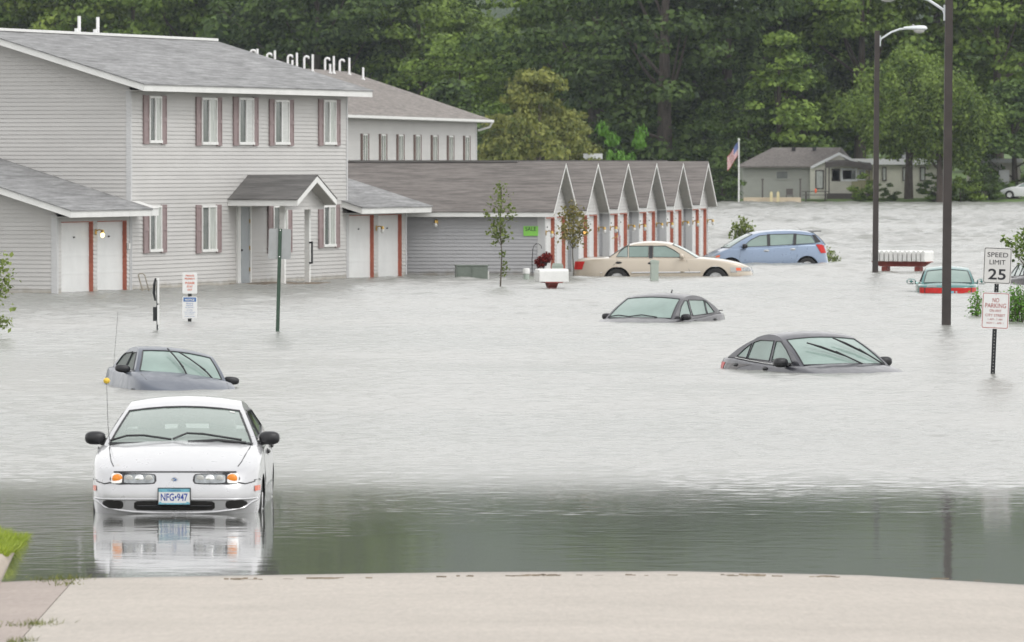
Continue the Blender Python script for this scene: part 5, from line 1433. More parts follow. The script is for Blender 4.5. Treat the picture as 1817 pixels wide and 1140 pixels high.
# ================================================================== STREET FURNITURE, SIGNS, SMALL THINGS
def cam_plane(x, y, z, yaw=0.0, lean=0.0):
    """text plane facing the street (-y world)"""
    return Matrix.Translation((x, y, z)) @ Matrix.Rotation(yaw, 4, 'Z') @ Matrix.Rotation(lean, 4, 'Y') @ Matrix(((1, 0, 0, 0), (0, 0, -1, 0), (0, 1, 0, 0), (0, 0, 0, 1)))
def rrect(w, h, r, n=5):
    pts = []
    for cx_, cy_, a0 in ((w / 2 - r, h / 2 - r, 0), (-w / 2 + r, h / 2 - r, 90), (-w / 2 + r, -h / 2 + r, 180), (w / 2 - r, -h / 2 + r, 270)):
        for k in range(n): a = radians(a0 + 90 * k / (n - 1)); pts.append((cx_ + r * cos(a), cy_ + r * sin(a)))
    return pts
def plate(par, w, h, zc, y, m, border=None, name='sign_plate', r=.035, inset=.012, bw=.009, back='sign_back'):
    mb = MB(); P = rrect(w, h, r); mb.prism([(a, b + zc) for a, b in P], 'y', y + .0005, y + .004); s_ = mb.build(name, M[back], par)
    mb = MB(); mb.quad(*[(a, y - .001, b + zc) for a, b in P]); mb.build('sign_face', M[m], s_)
    if border:
        mb = MB(); A = rrect(w - 2 * inset, h - 2 * inset, r - inset * .7); B = rrect(w - 2 * inset - 2 * bw, h - 2 * inset - 2 * bw, r - inset * .7 - bw * .6)
        n = len(A)
        for k in range(n):
            q = [A[k], A[(k + 1) % n], B[(k + 1) % n], B[k]]; mb.quad(*[(a, y - .003, b + zc) for a, b in q])
        mb.build('sign_border', M[border], s_)
    return s_
def line(par, body, size, m, zc, y, w=None, h=None, wt=.0, x=0):
    return text_obj('lettering', body, size, m, par, Matrix.Translation((x, y, zc)) @ Matrix(((1, 0, 0, 0), (0, 0, -1, 0), (0, 1, 0, 0), (0, 0, 0, 1))), width=w, height=h, weight=wt)
def u_post(par, z0, z1, m='green_post', holes=True, hole_m='sign_white', wd=.045, y=.0):
    mb = MB(); mb.box(-wd * .5, wd * .5, y + .022, y + .028, z0, z1); mb.box(-wd * .5 - .004, -wd * .5 + .004, y + .004, y + .03, z0, z1); mb.box(wd * .5 - .004, wd * .5 + .004, y + .004, y + .03, z0, z1)
    p = mb.build('post', M[m], par)
    if holes:
        mb = MB(); z = z0 + .6
        while z < z1 - .05: mb.box(-.006, .006, y + .018, y + .0215, z, z + .012); z += .0508
        mb.build('post_holes', M[hole_m], p)
    return p
# speed limit + no parking sign (one post), slightly leaning and turned
p = at_z(1761.5, 664)
s = thing('street_sign', 'speed limit 25 sign above a no parking sign on one dark leaning post', 'street sign', (p.x, p.y, 0), (0, radians(2.4), radians(-6)))
sc_ = F / p.y
zz = lambda py: HC - (py - 285.0) / sc_
u_post(s, -1.5, zz(441), 'dark_post', wd=.062, hole_m='sign_grey')
P1 = plate(s, .455, .59, zz(471.5), -.004, 'sign_grey', 'ink_black')
zc = zz(471.5)
line(P1, 'SPEED', .1, 'ink_black', zc + .175, -.009, w=.335, h=.075, wt=.0)
line(P1, 'LIMIT', .1, 'ink_black', zc + .055, -.009, w=.255, h=.075, wt=.0)
line(P1, '25', .2, 'ink_black', zc - .14, -.009, w=.285, h=.175, wt=.003)
P2_ = plate(s, .445, .59, zz(551.5), -.004, 'sign_white', 'ink_red', bw=.010)
P2_.location.x = -.0; zc = zz(551.5)
for body, dz, w, h, wt in (('NO', .170, .105, .070, .0), ('PARKING', .082, .335, .072, .0), ('ON ANY', .0, .19, .042, .0), ('CITY STREET', -.075, .32, .042, .0), ('1 AM - 7 AM', -.14, .23, .030, .0), ('NOV 1 - APR 1', -.20, .27, .030, .0)):
    line(P2_, body, .08, 'ink_red', zc + dz, -.009, w=w, h=h, wt=wt)
mb = MB()
for z in (zz(444), zz(499), zz(523), zz(581)): mb.ellip((0, -.004, z), (.009, .005, .009), 8, 5)
mb.build('bolt', M['steel'], s)
# sign seen from behind on a green post
p = at_z(492.5, 588); sc_ = F / p.y
s = thing('street_sign', 'grey blank back of a sign on a green post in front of the porch', 'street sign', (p.x, p.y, 0), (0, radians(1.5), radians(3)))
mb = MB(); P = rrect(.455, .61, .035); zc = HC - (433 - 285) / sc_
mb.prism([(a, b + zc) for a, b in P], 'y', .002, .006); mb.build('sign_plate', M['sign_back'], s)
mb = MB(); mb.box(-.032, .032, -.03, -.024, -1.5, HC - (406 - 285) / sc_); mb.box(-.036, -.028, -.03, .0, -1.5, HC - (406 - 285) / sc_); mb.box(.028, .036, -.03, .0, -1.5, HC - (406 - 285) / sc_); mb.build('post', M['green_post'], s)
mb = MB()
for py in (409, 456): mb.ellip((0, -.034, HC - (py - 285) / sc_), (.014, .008, .014), 8, 5)
mb.build('bolt', M['chrome'], s)
# edge-on pair of signs
p = at_z(280.5, 586); sc_ = F / p.y; zz = lambda py: HC - (py - 285.0) / sc_
s = thing('street_sign', 'two stacked signs seen exactly edge-on on a black post, left of the private property sign', 'street sign', (p.x, p.y, 0), (0, radians(.4), radians(86)))
u_post(s, -1.5, zz(498), 'dark_post', holes=False)
mb = MB(); mb.prism([(a, b + zz(516)) for a, b in rrect(.30, .52, .03)], 'y', -.006, -.001); mb.build('sign_plate', M['sign_white'], s)
mb = MB(); mb.prism([(a, b + zz(559)) for a, b in rrect(.30, .40, .03)], 'y', -.006, -.001); mb.build('sign_plate', M['sign_white'], s)
mb = MB(); mb.tube([(0.0, .05, zz(494)), (0, .075, zz(505)), (0, .085, zz(520)), (0, .055, zz(534))], [.02, .03, .03, .02], 6); mb.box(-.03, .03, .02, .1, zz(570), zz(545)); mb.build('post_bracket', M['dark_post'], s)
# private property + notice
p = at_z(336.5, 571); sc_ = F / p.y; zz = lambda py: HC - (py - 285.0) / sc_
s = thing('street_sign', 'small private property sign above a blue headed notice on a nearly drowned post', 'street sign', (p.x, p.y, 0), (0, radians(.4), radians(2)))
u_post(s, -1.3, zz(486), 'dark_post', holes=False, wd=.07)
A = plate(s, .315, .455, zz(502.5), -.004, 'sign_white', None, r=.025); zc = zz(502.5)
for body, dz, w, h in (('PRIVATE', .155, .18, .040), ('PROPERTY', .09, .22, .040), ('PLEASE', .0, .20, .050), ('STAY', -.075, .13, .045), ('OUT', -.145, .10, .045)):
    line(A, body, .06, 'ink_orange', zc + dz, -.009, w=w, h=h, wt=.002)
B = plate(s, .315, .465, zz(546), -.004, 'sign_white', None, r=.025); zc = zz(546)
mb = MB(); mb.quad((-.135, -.007, zc + .125), (.135, -.007, zc + .125), (.135, -.007, zc + .215), (-.135, -.007, zc + .215)); mb.build('header', M['ink_blue'], B)
line(B, 'NOTICE', .06, 'sign_white', zc + .165, -.011, w=.20, h=.045, wt=.002)
for body, dz, w, h in (('PRIVATE', .085, .15, .026), ('PARKING', .045, .15, .026), ('RESIDENTS ONLY', .0, .19, .022), ('ALL OTHERS', -.055, .13, .020), ('TOWED AT OWNERS EXPENSE', -.10, .25, .018), ('DAY OR NIGHT', -.14, .19, .018), ('NO EXCEPTIONS', -.19, .21, .016)):
    line(B, body, .04, 'ink_blue', zc + dz, -.009, w=w, h=h)
# bent frame by the siding
p = at_z(258, 517)
mb = MB(); mb.tube([(-.22, 0, 0.42), (-.10, -.0, .0), (-.05, 0, -.3)], .02, 6); mb.tube([(-.22, 0, .42), (-.19, 0, .47), (-.10, 0, .47), (-.05, 0, .42), (.06, 0, .0), (.1, 0, -.3)], .02, 6); mb.tube([(-.2, 0, .05), (.12, 0, .05)], .014, 6)
o = mb.build('hose_rack', mat('tan_metal', (.30, .27, .22), .5, .1, 6), smooth=True); o.location = (p.x + .05, p.y - .3, 0); tag(o, 'small bent tube rail standing in the water by the left garage wing', 'rail')

# light poles
def light_pole(label, px, py, top_y, arm_y, w, direction, lean, arm_up=.28):
    p = at_z(px, py); sc_ = F / p.y
    s = thing('street_lamp', label, 'street lamp', (p.x, p.y, 0), (0, radians(lean), 0), 'brown steel light poles')
    zt_ = HC - (top_y - 285.0) / sc_; za = HC - (arm_y - 285.0) / sc_
    mb = MB()
    for k in range(1):
        b0, b1 = w * .52, w * .42
        mb.grid([[(sx_ * bb, sy_ * bb, z) for sx_, sy_ in ((-1, -1), (1, -1), (1, 1), (-1, 1), (-1, -1))] for z, bb in ((-1.4, b0), (zt_, b1))])
        mb.quad((-b1, -b1, zt_), (b1, -b1, zt_), (b1, b1, zt_), (-b1, b1, zt_))
    po = mb.build('pole', M['pole'], s)
    d = direction
    mb = MB(); mb.box(-b1 * .7, b1 * .7, -b1 - .02, -b1, zt_ * 0 + .55, .85); mb.build('hand_hole', M['pole'], po)
    mb = MB(); x0 = d * w * .45
    mb.tube([(x0, 0, za - .12), (x0 + d * .04, 0, za - .02), (x0 + d * .35, 0, za + .18), (x0 + d * .62, 0, za + arm_up), (x0 + d * .8, 0, za + arm_up + .01)], .030, 8)
    mb.box(min(x0 - d * .02, x0 + d * .03), max(x0 - d * .02, x0 + d * .03), -.05, .05, za - .25, za + .08); mb.build('arm', M['lamp_head'], s, smooth=True)
    hx, hz = x0 + d * .72, za + arm_up + .01
    mb = MB(); rows = []
    for t, ry, rz in ((0, .04, .045), (.08, .075, .06), (.3, .115, .085), (.5, .14, .10), (.64, .13, .095), (.71, .09, .06), (.735, .01, .01)):
        rows.append([(hx + d * t, ry * cos(a), hz + .01 + (rz * sin(a) if sin(a) > 0 else rz * .55 * sin(a))) for a in [2 * pi * k / 14 for k in range(15)]])
    mb.grid(rows); h = mb.build('lamp_head', M['lamp_head'], s, smooth=True)
    mb = MB(); mb.ellip((hx + d * .48, 0, hz - .055), (.17, .11, .085), 14, 8); mb.build('lamp_lens', M['lens'], h, smooth=True)
    mb = MB(); mb.tube([(hx + d * .3, 0, hz + .08), (hx + d * .3, 0, hz + .14)], .03, 8); mb.build('photocell', M['lens'], h)
    return s
light_pole('brown light pole farther away, its lamp arm reaching right', 1553, 485, 55, 68, .175, 1, .42)
s = light_pole('nearer brown light pole with its lamp arm reaching left out of the top', 1679, 577, -42, 16, .185, -1, .42, arm_up=.26)

# mailbox banks
def mail_bank(label, px, py, yaw, n, wbox, pitch, hz, posts=2, ln=.5, zb=.42):
    p = at_z(px, py)
    s = thing('mailbox_stand', label, 'mailboxes', (p.x, p.y, 0), (0, 0, radians(yaw)))
    W_ = n * pitch
    mb = MB(); mb.prism([(-W_ / 2 + .0, zb), (W_ / 2 - .0, zb), (W_ / 2 - .22, zb - .13), (-W_ / 2 + .22, zb - .13)], 'y', -.12, .12); mb.box(-W_ / 2, W_ / 2, -.24, .24, zb + .002, zb + .03); mb.build('beam', M['stand_red'], s)
    xs_ = [0] if posts == 1 else [-W_ * .30, W_ * .30]
    for x in xs_: mb = MB(); mb.box(x - .09, x + .09, -.118, .118, -1.0, zb - .135); mb.build('post', M['stand_red'], s)
    for k in range(n):
        x = -W_ / 2 + pitch * (k + .5); hw_ = wbox / 2; hb = hz - hw_
        prof = [(-hw_, 0), (hw_, 0)] + [(hw_ * cos(a), hb + hw_ * sin(a)) for a in [pi * q / 8 for q in range(9)]]
        dz = random.uniform(-.006, .006)
        mb = MB(); mb.prism([(x + a, zb + .035 + dz + b_) for a, b_ in prof], 'y', -ln / 2, ln / 2); bx_ = mb.build('mailbox', M['mailbox'], s)
        mb = MB(); mb.box(x - hw_ * .85, x + hw_ * .85, -ln / 2 - .012, -ln / 2 - .002, zb + .05, zb + .04 + hb); mb.box(x - .02, x + .02, -ln / 2 - .03, -ln / 2 - .013, zb + .04 + hb * .8, zb + .04 + hb * .95); mb.build('mailbox_door', M['mailbox'], bx_)
    return s
mail_bank('long row of white mailboxes on a red wooden stand between the two light poles', 1601, 483, -30, 12, .120, .158, .33, 2, .62, .30)
mail_bank('short bank of white mailboxes on a single red stand near the hanging red flowers', 979, 512, -78, 4, .145, .155, .34, 1, .80, .15)

# utility boxes
p = at_z(838, 495)
s = thing('utility_cabinet', 'dark green double utility cabinet in the water before the long garage wall', 'utility cabinet', (p.x, p.y + .4, 0), (0, 0, radians(4)))
mb = MB(); mb.box(-.49, .43, -.35, .35, -.6, .37); mb.box(-.51, .47, -.37, .37, .371, .40); mb.build('cabinet', M['utility_green'], s)
mb = MB(); mb.box(-.46, -.06, -.362, -.352, -.1, .34); mb.box(-.03, .40, -.362, -.352, -.1, .34); mb.build('door', M['utility_green'], s)
mb = MB(); mb.box(.42, .47, -.3, -.1, -.2, .22); mb.build('meter', M['sign_grey'], s)
p = at_z(934, 497)
s = thing('utility_pedestal', 'round pedestal with a white cap left of the hanging flowers', 'pedestal', (p.x, p.y, 0))
mb = MB(); mb.lathe([(.085, -.6), (.085, .19)], (0, 0, 0), 'z', 16); mb.build('tube', M['utility_pale'], s, smooth=True)
mb = MB(); mb.lathe([(.10, .18), (.10, .31), (.09, .335), (.001, .34)], (0, 0, 0), 'z', 16); mb.build('cap', M['white'], s, smooth=True)
p = at_z(990, 506)
s = thing('utility_pedestal', 'squat grey green pedestal behind the short mailbox bank', 'pedestal', (p.x + .02, p.y + 5, 0))
mb = MB(); mb.box(-.16, .16, -.12, .12, -.6, .44); mb.prism([(-.17, .44), (.17, .44), (.13, .53), (-.13, .53)], 'y', -.13, .13); mb.build('housing', M['utility_pale'], s)
p = at_z(1161, 498)
s = thing('utility_pedestal', 'slim pale green pedestal standing in front of the champagne sedan', 'pedestal', (p.x, p.y, 0), (0, radians(.8), radians(8)))
mb = MB(); mb.box(-.11, .11, -.09, .09, -.6, .50); mb.prism([(-.12, .50), (.12, .50), (.12, .57), (-.07, .60), (-.12, .56)], 'y', -.10, .10); mb.build('housing', M['utility_pale'], s)
mb = MB(); mb.box(-.09, .09, -.094, -.091, .05, .45); mb.build('cover', M['utility_pale'], s)

# hanging flowers on a shepherd's hook
p = at_z(943, 490)
mb = MB(); mb.tube([(0, 0, -.5), (0, 0, .5), (.02, 0, .80), (.05, 0, .90), (.12, 0, .96), (.20, 0, .96), (.27, 0, .90), (.28, 0, .82)], .011, 6)
o = mb.build('garden_hook', M['black'], smooth=True); o.location = (p.x + .02, p.y - .3, 0); tag(o, 'thin black garden hook before the corner of the nearest garage', 'garden hook')
fl = thing('flower_pot', 'bushy dark red flowers in a pot at the corner of the nearest garage', 'flower pot', (p.x + .36, p.y - .4, 0))
mb = MB(); mb.lathe([(.09, .30), (.13, .42), (.14, .43)], (0, 0, 0), 'z', 12); mb.tube([(0, 0, -.5), (0, 0, .31)], .02, 6); mb.build('pot', M['black'], fl)
V = []; Fc = []
for i in range(1000):
    a, b_ = random.uniform(0, 2 * pi), random.uniform(-1, 1); r_ = random.uniform(.6, 1) * (1 + .18 * sin(3 * a))
    q = Vector((.25 * r_ * cos(a) * sqrt(1 - b_ * b_), .18 * r_ * sin(a) * sqrt(1 - b_ * b_), .48 + .17 * b_ * r_ + .07 * cos(a) + random.gauss(0, .03)))
    n_ = Vector((random.gauss(0, 1), random.gauss(0, 1), random.gauss(0, 1))).normalized(); t_ = n_.orthogonal().normalized(); w_ = n_.cross(t_); k_ = .036; i0 = len(V)
    V += [tuple(q - t_ * k_), tuple(q + w_ * k_ * .6), tuple(q + t_ * k_), tuple(q - w_ * k_ * .6)]; Fc.append((i0, i0 + 1, i0 + 2, i0 + 3))
me = bpy.data.meshes.new('foliage'); me.from_pydata(V, [], Fc); me.materials.append(leaf_mat('red_foliage', (.10, .008, .008), (.36, .035, .03), 9)); o = bpy.data.objects.new('foliage', me); COL.objects.link(o); o.parent = fl

# flags
def flag(par, name, w, h, m_, pos, droop=0.5, n=14, stripes=True):
    mb = {0: MB(), 1: MB(), 2: MB()}
    for i in range(n):
        for j in range(13):
            def P(a, b_):
                u = a / n; v = b_ / 13
                return (pos[0] - u * w * (1 - droop * .5), pos[1] + .06 * sin(u * 9 + v * 2) * w, pos[2] - v * h - u * w * droop + .04 * sin(u * 7))
            k = 2 if (i < n * .4 and j < 7) else j % 2
            mb[k].quad(P(i, j), P(i + 1, j), P(i + 1, j + 1), P(i, j + 1))
    a = mb[0].build(name, m_[0], par); mb[1].build('stripes', m_[1], a); mb[2].build('canton', m_[2], a); return a
fm = (mat('flag_red', (.42, .09, .09), .8, .15, 5), mat('flag_white', (.6, .58, .56), .8, .05, 5), mat('flag_blue', (.09, .13, .28), .8, .2, 5))
p = at_y(1311, 359, 598)
s = thing('flagpole', 'thin white flagpole with a limp striped flag on the far shore', 'flagpole', (p.x, p.y, 0))
mb = MB(); mb.tube([(0, 0, -.5), (0, 0, HC + (285 - 249) / 21.7)], [.07, .05], 8); mb.ellip((0, 0, HC + (285 - 248) / 21.7), (.1, .1, .1), 8, 6); mb.build('pole', M['white'], s)
flag(s, 'flag', 1.55, 1.15, fm, (-.05, 0, HC + (285 - 251) / 21.7), .85)
G3 = G1.o + stepv * 2 + G1.u * .2
s = thing('garden_flag', 'small red white and blue flag drooping beside the first door of the third garage', 'flag', (G3.x + .26, G3.y - .15, 0), (0, 0, radians(200)))
mb = MB(); mb.tube([(0, 0, 1.02), (-.06, 0, 1.30)], .012, 5); mb.tube([(0, 0, 1.02), (.2, 0, 0.95)], .012, 5); mb.build('staff', M['brass'], s)
flag(s, 'banner', .20, .36, fm, (-.02, 0, 1.24), 1.1)
# ================================================================== TREES
def leaf_mesh(name, centers, normals, size, jitter, seed):
    """one rhombic leaf clump face per centre"""
    r = np.random.RandomState(seed); n = len(centers)
    nn = normals + r.normal(0, jitter, (n, 3)); nn /= np.linalg.norm(nn, axis=1)[:, None]
    a = np.cross(nn, r.normal(0, 1, (n, 3))); a /= np.linalg.norm(a, axis=1)[:, None]; b = np.cross(nn, a)
    s = size * r.uniform(.6, 1.35, (n, 1)); e = r.uniform(.45, .8, (n, 1))
    V = np.stack([centers - a * s, centers - b * s * e, centers + a * s, centers + b * s * e], 1).reshape(-1, 3)
    me = bpy.data.meshes.new(name); me.vertices.add(4 * n); me.vertices.foreach_set('co', V.ravel())
    me.loops.add(4 * n); me.loops.foreach_set('vertex_index', np.arange(4 * n))
    me.polygons.add(n); me.polygons.foreach_set('loop_start', np.arange(n) * 4); me.polygons.foreach_set('loop_total', np.full(n, 4))
    me.update(); me.validate(); return me
def crown_points(seed, H, W, z0, shape, nclump, per, cr, droop=0.0):
    """clumps spread through the crown volume, more towards its outside; each clump is a dome of leaves"""
    r = np.random.RandomState(seed); C, Nn = [], []
    ph = r.uniform(0, 6.28, 8)
    cl = []
    tries = 0
    while len(cl) < nclump and tries < nclump * 30:
        tries += 1
        t = r.uniform(0, 1) ** .9; z = z0 + (H - z0) * t; th = r.uniform(0, 2 * pi)
        env = shape(t) * (1 + .22 * sin(3 * th + ph[0] + 4 * t) + .15 * sin(5 * th + ph[1] - 7 * t) + .12 * sin(9 * t * 2 + ph[2]))
        rad = W / 2 * env * (r.uniform(.25, 1) ** .45)
        c = np.array([rad * cos(th), rad * sin(th), z + r.normal(0, .3)])
        cl.append((c, cr * r.uniform(.6, 1.35)))
    for c, q in cl:
        n = max(8, int(per * (q / cr) ** 2 * r.uniform(.75, 1.2)))
        d = r.normal(0, 1, (n, 3)); d /= np.linalg.norm(d, axis=1)[:, None]
        d[:, 2] = np.where(d[:, 2] < -.25, d[:, 2] * .35, d[:, 2])
        rr = q * r.uniform(.55, 1.05, (n, 1))
        p = c + d * rr * np.array([1.15, 1.15, .72])
        if droop: p[:, 2] -= droop * (np.abs(d[:, 0]) + np.abs(d[:, 1])) * q * r.uniform(0, 1, n)
        out = np.array([c[0], c[1], 0]); out = out / (np.linalg.norm(out) + 1e-6)
        C.append(p); Nn.append(d * .8 + out * .25 + np.array([0, 0, .45]))
    return np.concatenate(C), np.concatenate(Nn), cl
def trunk_mesh(name, cl, H, r0, z0, seed, fork=.35, nb=9):
    rr = random.Random(seed); mb = MB()
    top = H * .80; pts = []; n = 7
    for k in range(n + 1):
        t = k / n; pts.append(Vector((.25 * sin(t * 3 + seed) * t, .2 * cos(t * 2 + seed) * t, -.8 + (top + .8) * t)))
    mb.tube(pts, [r0 * (1.25 - 1.05 * (k / n)) for k in range(n + 1)], 8)
    for i in rr.sample(range(len(cl)), min(nb, len(cl))):
        c = Vector(cl[i][0]); zb_ = max(z0 * .7, min(c.z - .5, c.z * (.45 + .3 * rr.random()))); t = (zb_ + .8) / (top + .8)
        k = min(n - 1, int(t * n)); a = pts[k].lerp(pts[k + 1], t * n - k)
        m_ = a.lerp(c, .55) + Vector((0, 0, -.06 * (c - a).length)); rb = r0 * .42 * (1 - t * .6)
        mb.tube([a, m_, c], [rb, rb * .6, rb * .22], 6)
    me = bpy.data.meshes.new(name); me.from_pydata(mb.v, [], mb.f); return me
def sh_round(t): return max(.12, sin(pi * min(1, (t * .86 + .12))) ** .6)
def sh_cone(t): return max(.1, (1 - t) ** .6 * min(1, .55 + t * 3))
def sh_column(t): return max(.12, (1 - t ** 3) * min(1, .6 + t * 2))
def sh_spread(t): return max(.15, (1 - abs(2 * t - 1.15) ** 2.2) if t > .1 else .55)
KINDS = {}
def kind(key, seed, H, W, z0, shape, ncl, per, cr, leaf, r0, droop=0, jitter=.55, nb=10):
    C, Nn, cl = crown_points(seed, H, W, z0, shape, ncl, per, cr, droop)
    KINDS[key] = (leaf_mesh('crown', C, Nn, leaf, jitter, seed), trunk_mesh('trunk', cl, H, r0, z0, seed, nb=nb), H, W)
kind('cotton_a', 11, 27, 17, 2.5, sh_round, 120, 150, 1.75, .27, .62)
kind('cotton_b', 12, 24, 15, 4.0, sh_spread, 105, 150, 1.65, .27, .52)
kind('cotton_c', 13, 21, 13, 1.5, sh_round, 90, 150, 1.5, .26, .42)
kind('willow', 14, 17, 15, 6.2, sh_spread, 105, 150, 1.5, .24, .5, droop=1.1)
kind('poplar', 15, 16, 6.5, .8, sh_column, 60, 130, 1.1, .22, .25)
kind('olive', 16, 9.5, 9, .6, sh_round, 60, 130, 1.05, .21, .25)
kind('dense', 17, 12, 10, .2, sh_column, 75, 150, 1.3, .24, .3)
kind('shrub', 18, 2.6, 3.4, 0.0, sh_round, 26, 90, .45, .13, .05, nb=5)
TREES = []
def tree(key, px, Y, toppy, label, leafm, wscale=1.0, rot=None, name='tree', cat='tree', group=None, base=None, shared=None):
    cr_me, tr_me, H, W = KINDS[key]
    x = (px - 908.5) / F * Y; zb = base_z(x, Y) if base is None else base
    h = HC + (285 - toppy) * Y / F - zb
    sz = h / H
    t = thing(name, label, cat, (x, Y, zb), (0, 0, random.uniform(0, 6.28) if rot is None else rot), group)
    t.scale = (sz * wscale, sz * wscale, sz)
    me = cr_me
    if leafm not in cr_me.materials.keys():
        if len(cr_me.materials): me = cr_me.copy(); me.materials.clear()
        me.materials.append(M[leafm])
        KINDS[key] = (me, tr_me, H, W) if len(cr_me.materials) <= 1 else KINDS[key]
    c_ = bpy.data.objects.new('crown', me); COL.objects.link(c_); c_.parent = t
    if not len(tr_me.materials): tr_me.materials.append(M['bark'])
    k_ = bpy.data.objects.new('trunk', tr_me); COL.objects.link(k_); k_.parent = t
    TREES.append(t); return t
# far shore, left to right. (kind, px, Y, top py, label, leaves, width scale)
# big cottonwoods right of centre
T = [
 ('cotton_a', 1055, 640, -190, 'tall dark cottonwood above the first garages of the row', 'leaf_dark', 1.0),
 ('cotton_a', 1180, 628, -230, 'huge dark cottonwood with heavy trunk above the middle of the garage row', 'leaf_dark', 1.05),
 ('cotton_b', 1120, 660, -260, 'tall cottonwood standing behind the dark pair over the garages', 'leaf_mid', 1.1),
 ('cotton_b', 1290, 640, -210, 'dark cottonwood behind the flagpole', 'leaf_dark', 1.0),
 ('cotton_c', 1000, 655, -60, 'mid green cottonwood left of the tall dark ones, over the olive tree', 'leaf_mid', 1.1),
 ('cotton_a', 1430, 655, -180, 'tall dark cottonwood behind the beige house roof', 'leaf_dark', 1.0),
 ('poplar', 1385, 622, 60, 'yellow green narrow tree right of the flagpole', 'leaf_mid', 1.25),
 ('cotton_b', 1525, 640, -150, 'mid green cottonwood above the awning of the beige house', 'leaf_mid', 1.0),
 ('willow', 1612, 606, 95, 'light green drooping willow between the two light poles', 'leaf_mid', 1.0),
 ('cotton_a', 1660, 650, -200, 'tall cottonwood filling the sky behind the near light pole', 'leaf_mid', 1.05),
 ('willow', 1668, 600, 130, 'drooping willow with a thick dark trunk right of the near light pole', 'leaf_mid', .9),
 ('cotton_b', 1770, 640, -120, 'broad cottonwood above the speed limit sign', 'leaf_mid', 1.05),
 ('dense', 1800, 612, 165, 'dense dark tree at the right edge above the speed sign', 'leaf_dark', 1.3),
 ('cotton_b', 1870, 660, -160, 'cottonwood reaching in from the right edge', 'leaf_mid', 1.1),
 ('dense', 1330, 622, 180, 'low dark tree right behind the limp flag', 'leaf_dark', 1.0),
 ('dense', 1262, 626, 195, 'low dark tree beside the last garage roof', 'leaf_dark', 1.0),
 ('olive', 955, 560, 138, 'olive yellow tree standing behind the second building roof', 'leaf_olive', .75),
 ('olive', 1000, 575, 205, 'small olive tree right of the taller olive one', 'leaf_olive', .9),
 ('olive', 885, 590, 215, 'low olive tree at the gutter end of the second building', 'leaf_olive', .9),
 ('cotton_c', 900, 690, 48, 'slim mid green tree at the gap where the hill shows', 'leaf_mid', .9),
 ('cotton_b', 745, 680, -30, 'mid green cottonwood right of the roof pipes', 'leaf_mid', 1.05),
 ('cotton_c', 815, 640, 75, 'rounded green tree behind the ridge of the second building', 'leaf_mid', 1.2),
 ('dense', 800, 600, 165, 'dark low tree behind the right slope of the taupe roof', 'leaf_dark', 1.3),
 ('cotton_a', 660, 690, -150, 'tall dark cottonwood behind the last roof pipes', 'leaf_dark', 1.0),
 ('cotton_b', 560, 680, -120, 'dark cottonwood behind the row of hooked roof pipes', 'leaf_dark', 1.05),
 ('cotton_b', 455, 700, -120, 'mid green cottonwood behind the right end of the near roof ridge', 'leaf_mid', 1.05),
 ('cotton_c', 345, 700, -90, 'bright cottonwood above the middle of the near roof ridge', 'leaf_mid', 1.1),
 ('cotton_b', 240, 710, -110, 'green cottonwood just right of the two roof pipes on the near roof', 'leaf_mid', 1.0),
 ('cotton_c', 130, 710, -90, 'pale green cottonwood behind the two roof pipes of the near roof', 'leaf_pale', 1.1),
 ('cotton_b', 30, 720, -110, 'green cottonwood at the far left above the roof', 'leaf_mid', 1.05),
 ('cotton_b', -70, 715, -110, 'cottonwood mostly outside the left edge of the view', 'leaf_mid', 1.05),
]
for k_, px, Y, tp, lab, lm, ws_ in T:
    tree(k_, px, Y, tp, lab, lm, ws_)
# shrubs on the far bank
for px, Y, tp, lab, lm, ws_ in ((1532, 603, 318, 'rounded bush before the awning windows of the beige house', 'leaf_mid', 1.1), (1578, 603, 332, 'low bush right of the far light pole on the far bank', 'leaf_dark', 1.2), (1705, 602, 300, 'tall leafy bush right of the near light pole on the far bank', 'leaf_mid', 1.0), (1745, 604, 305, 'dark bush beside the white shed on the far bank', 'leaf_dark', 1.1), (1281, 603, 300, 'dark bush between the garage end and the flagpole', 'leaf_dark', 1.1), (1375, 615, 318, 'dark bush against the wall of the beige house', 'leaf_dark', .8), (1655, 603, 318, 'dark bush at the foot of the thick willow trunk', 'leaf_dark', 1.2)):
    tree('shrub', px, Y, tp, lab, lm, ws_, name='bush', cat='bush')
for px, Y, tp, lab in ((1079, 420, 259, 'vivid green young treetop above the roof of the second garage, left one'), (1134, 430, 264, 'vivid green young treetop above the roof of the third garage, right one')):
    tree('shrub', px, Y, tp, lab, 'leaf_vivid', .42, name='young_tree', base=-.5)

# wooded slope behind the shore trees: nobody could count it
def forest(name, label, x0f, y0, y1, rows, per_row, h0, leafm, seed, csize=3.2, leaf=.75, z_of=None):
    r = np.random.RandomState(seed); C, Nn = [], []
    for j in range(rows):
        y = y0 + (y1 - y0) * j / max(1, rows - 1)
        for i in range(per_row):
            xx = r.uniform(-1, 1) * (y * .0755 + 8) + (x0f * y)
            g = z_of(xx, y); hh = h0 * r.uniform(.75, 1.2)
            for q in range(5):
                c = np.array([xx + r.normal(0, 2.2), y + r.normal(0, 3), g + hh * r.uniform(.35, 1)]); n = 42; cs = csize * r.uniform(.5, 1)
                d = r.normal(0, 1, (n, 3)); d /= np.linalg.norm(d, axis=1)[:, None]; d[:, 2] = np.where(d[:, 2] < -.25, d[:, 2] * .35, d[:, 2])
                C.append(c + d * cs * r.uniform(.6, 1.05, (n, 1)) * np.array([1, 1, .75])); Nn.append(d * .8 + np.array([0, -.2, .5]))
    C = np.concatenate(C); Nn = np.concatenate(Nn)
    me = leaf_mesh(name, C, Nn, leaf, .5, seed); me.materials.append(M[leafm])
    o = bpy.data.objects.new(name, me); COL.objects.link(o); tag(o, label, 'woods'); o['kind'] = 'stuff'; return o
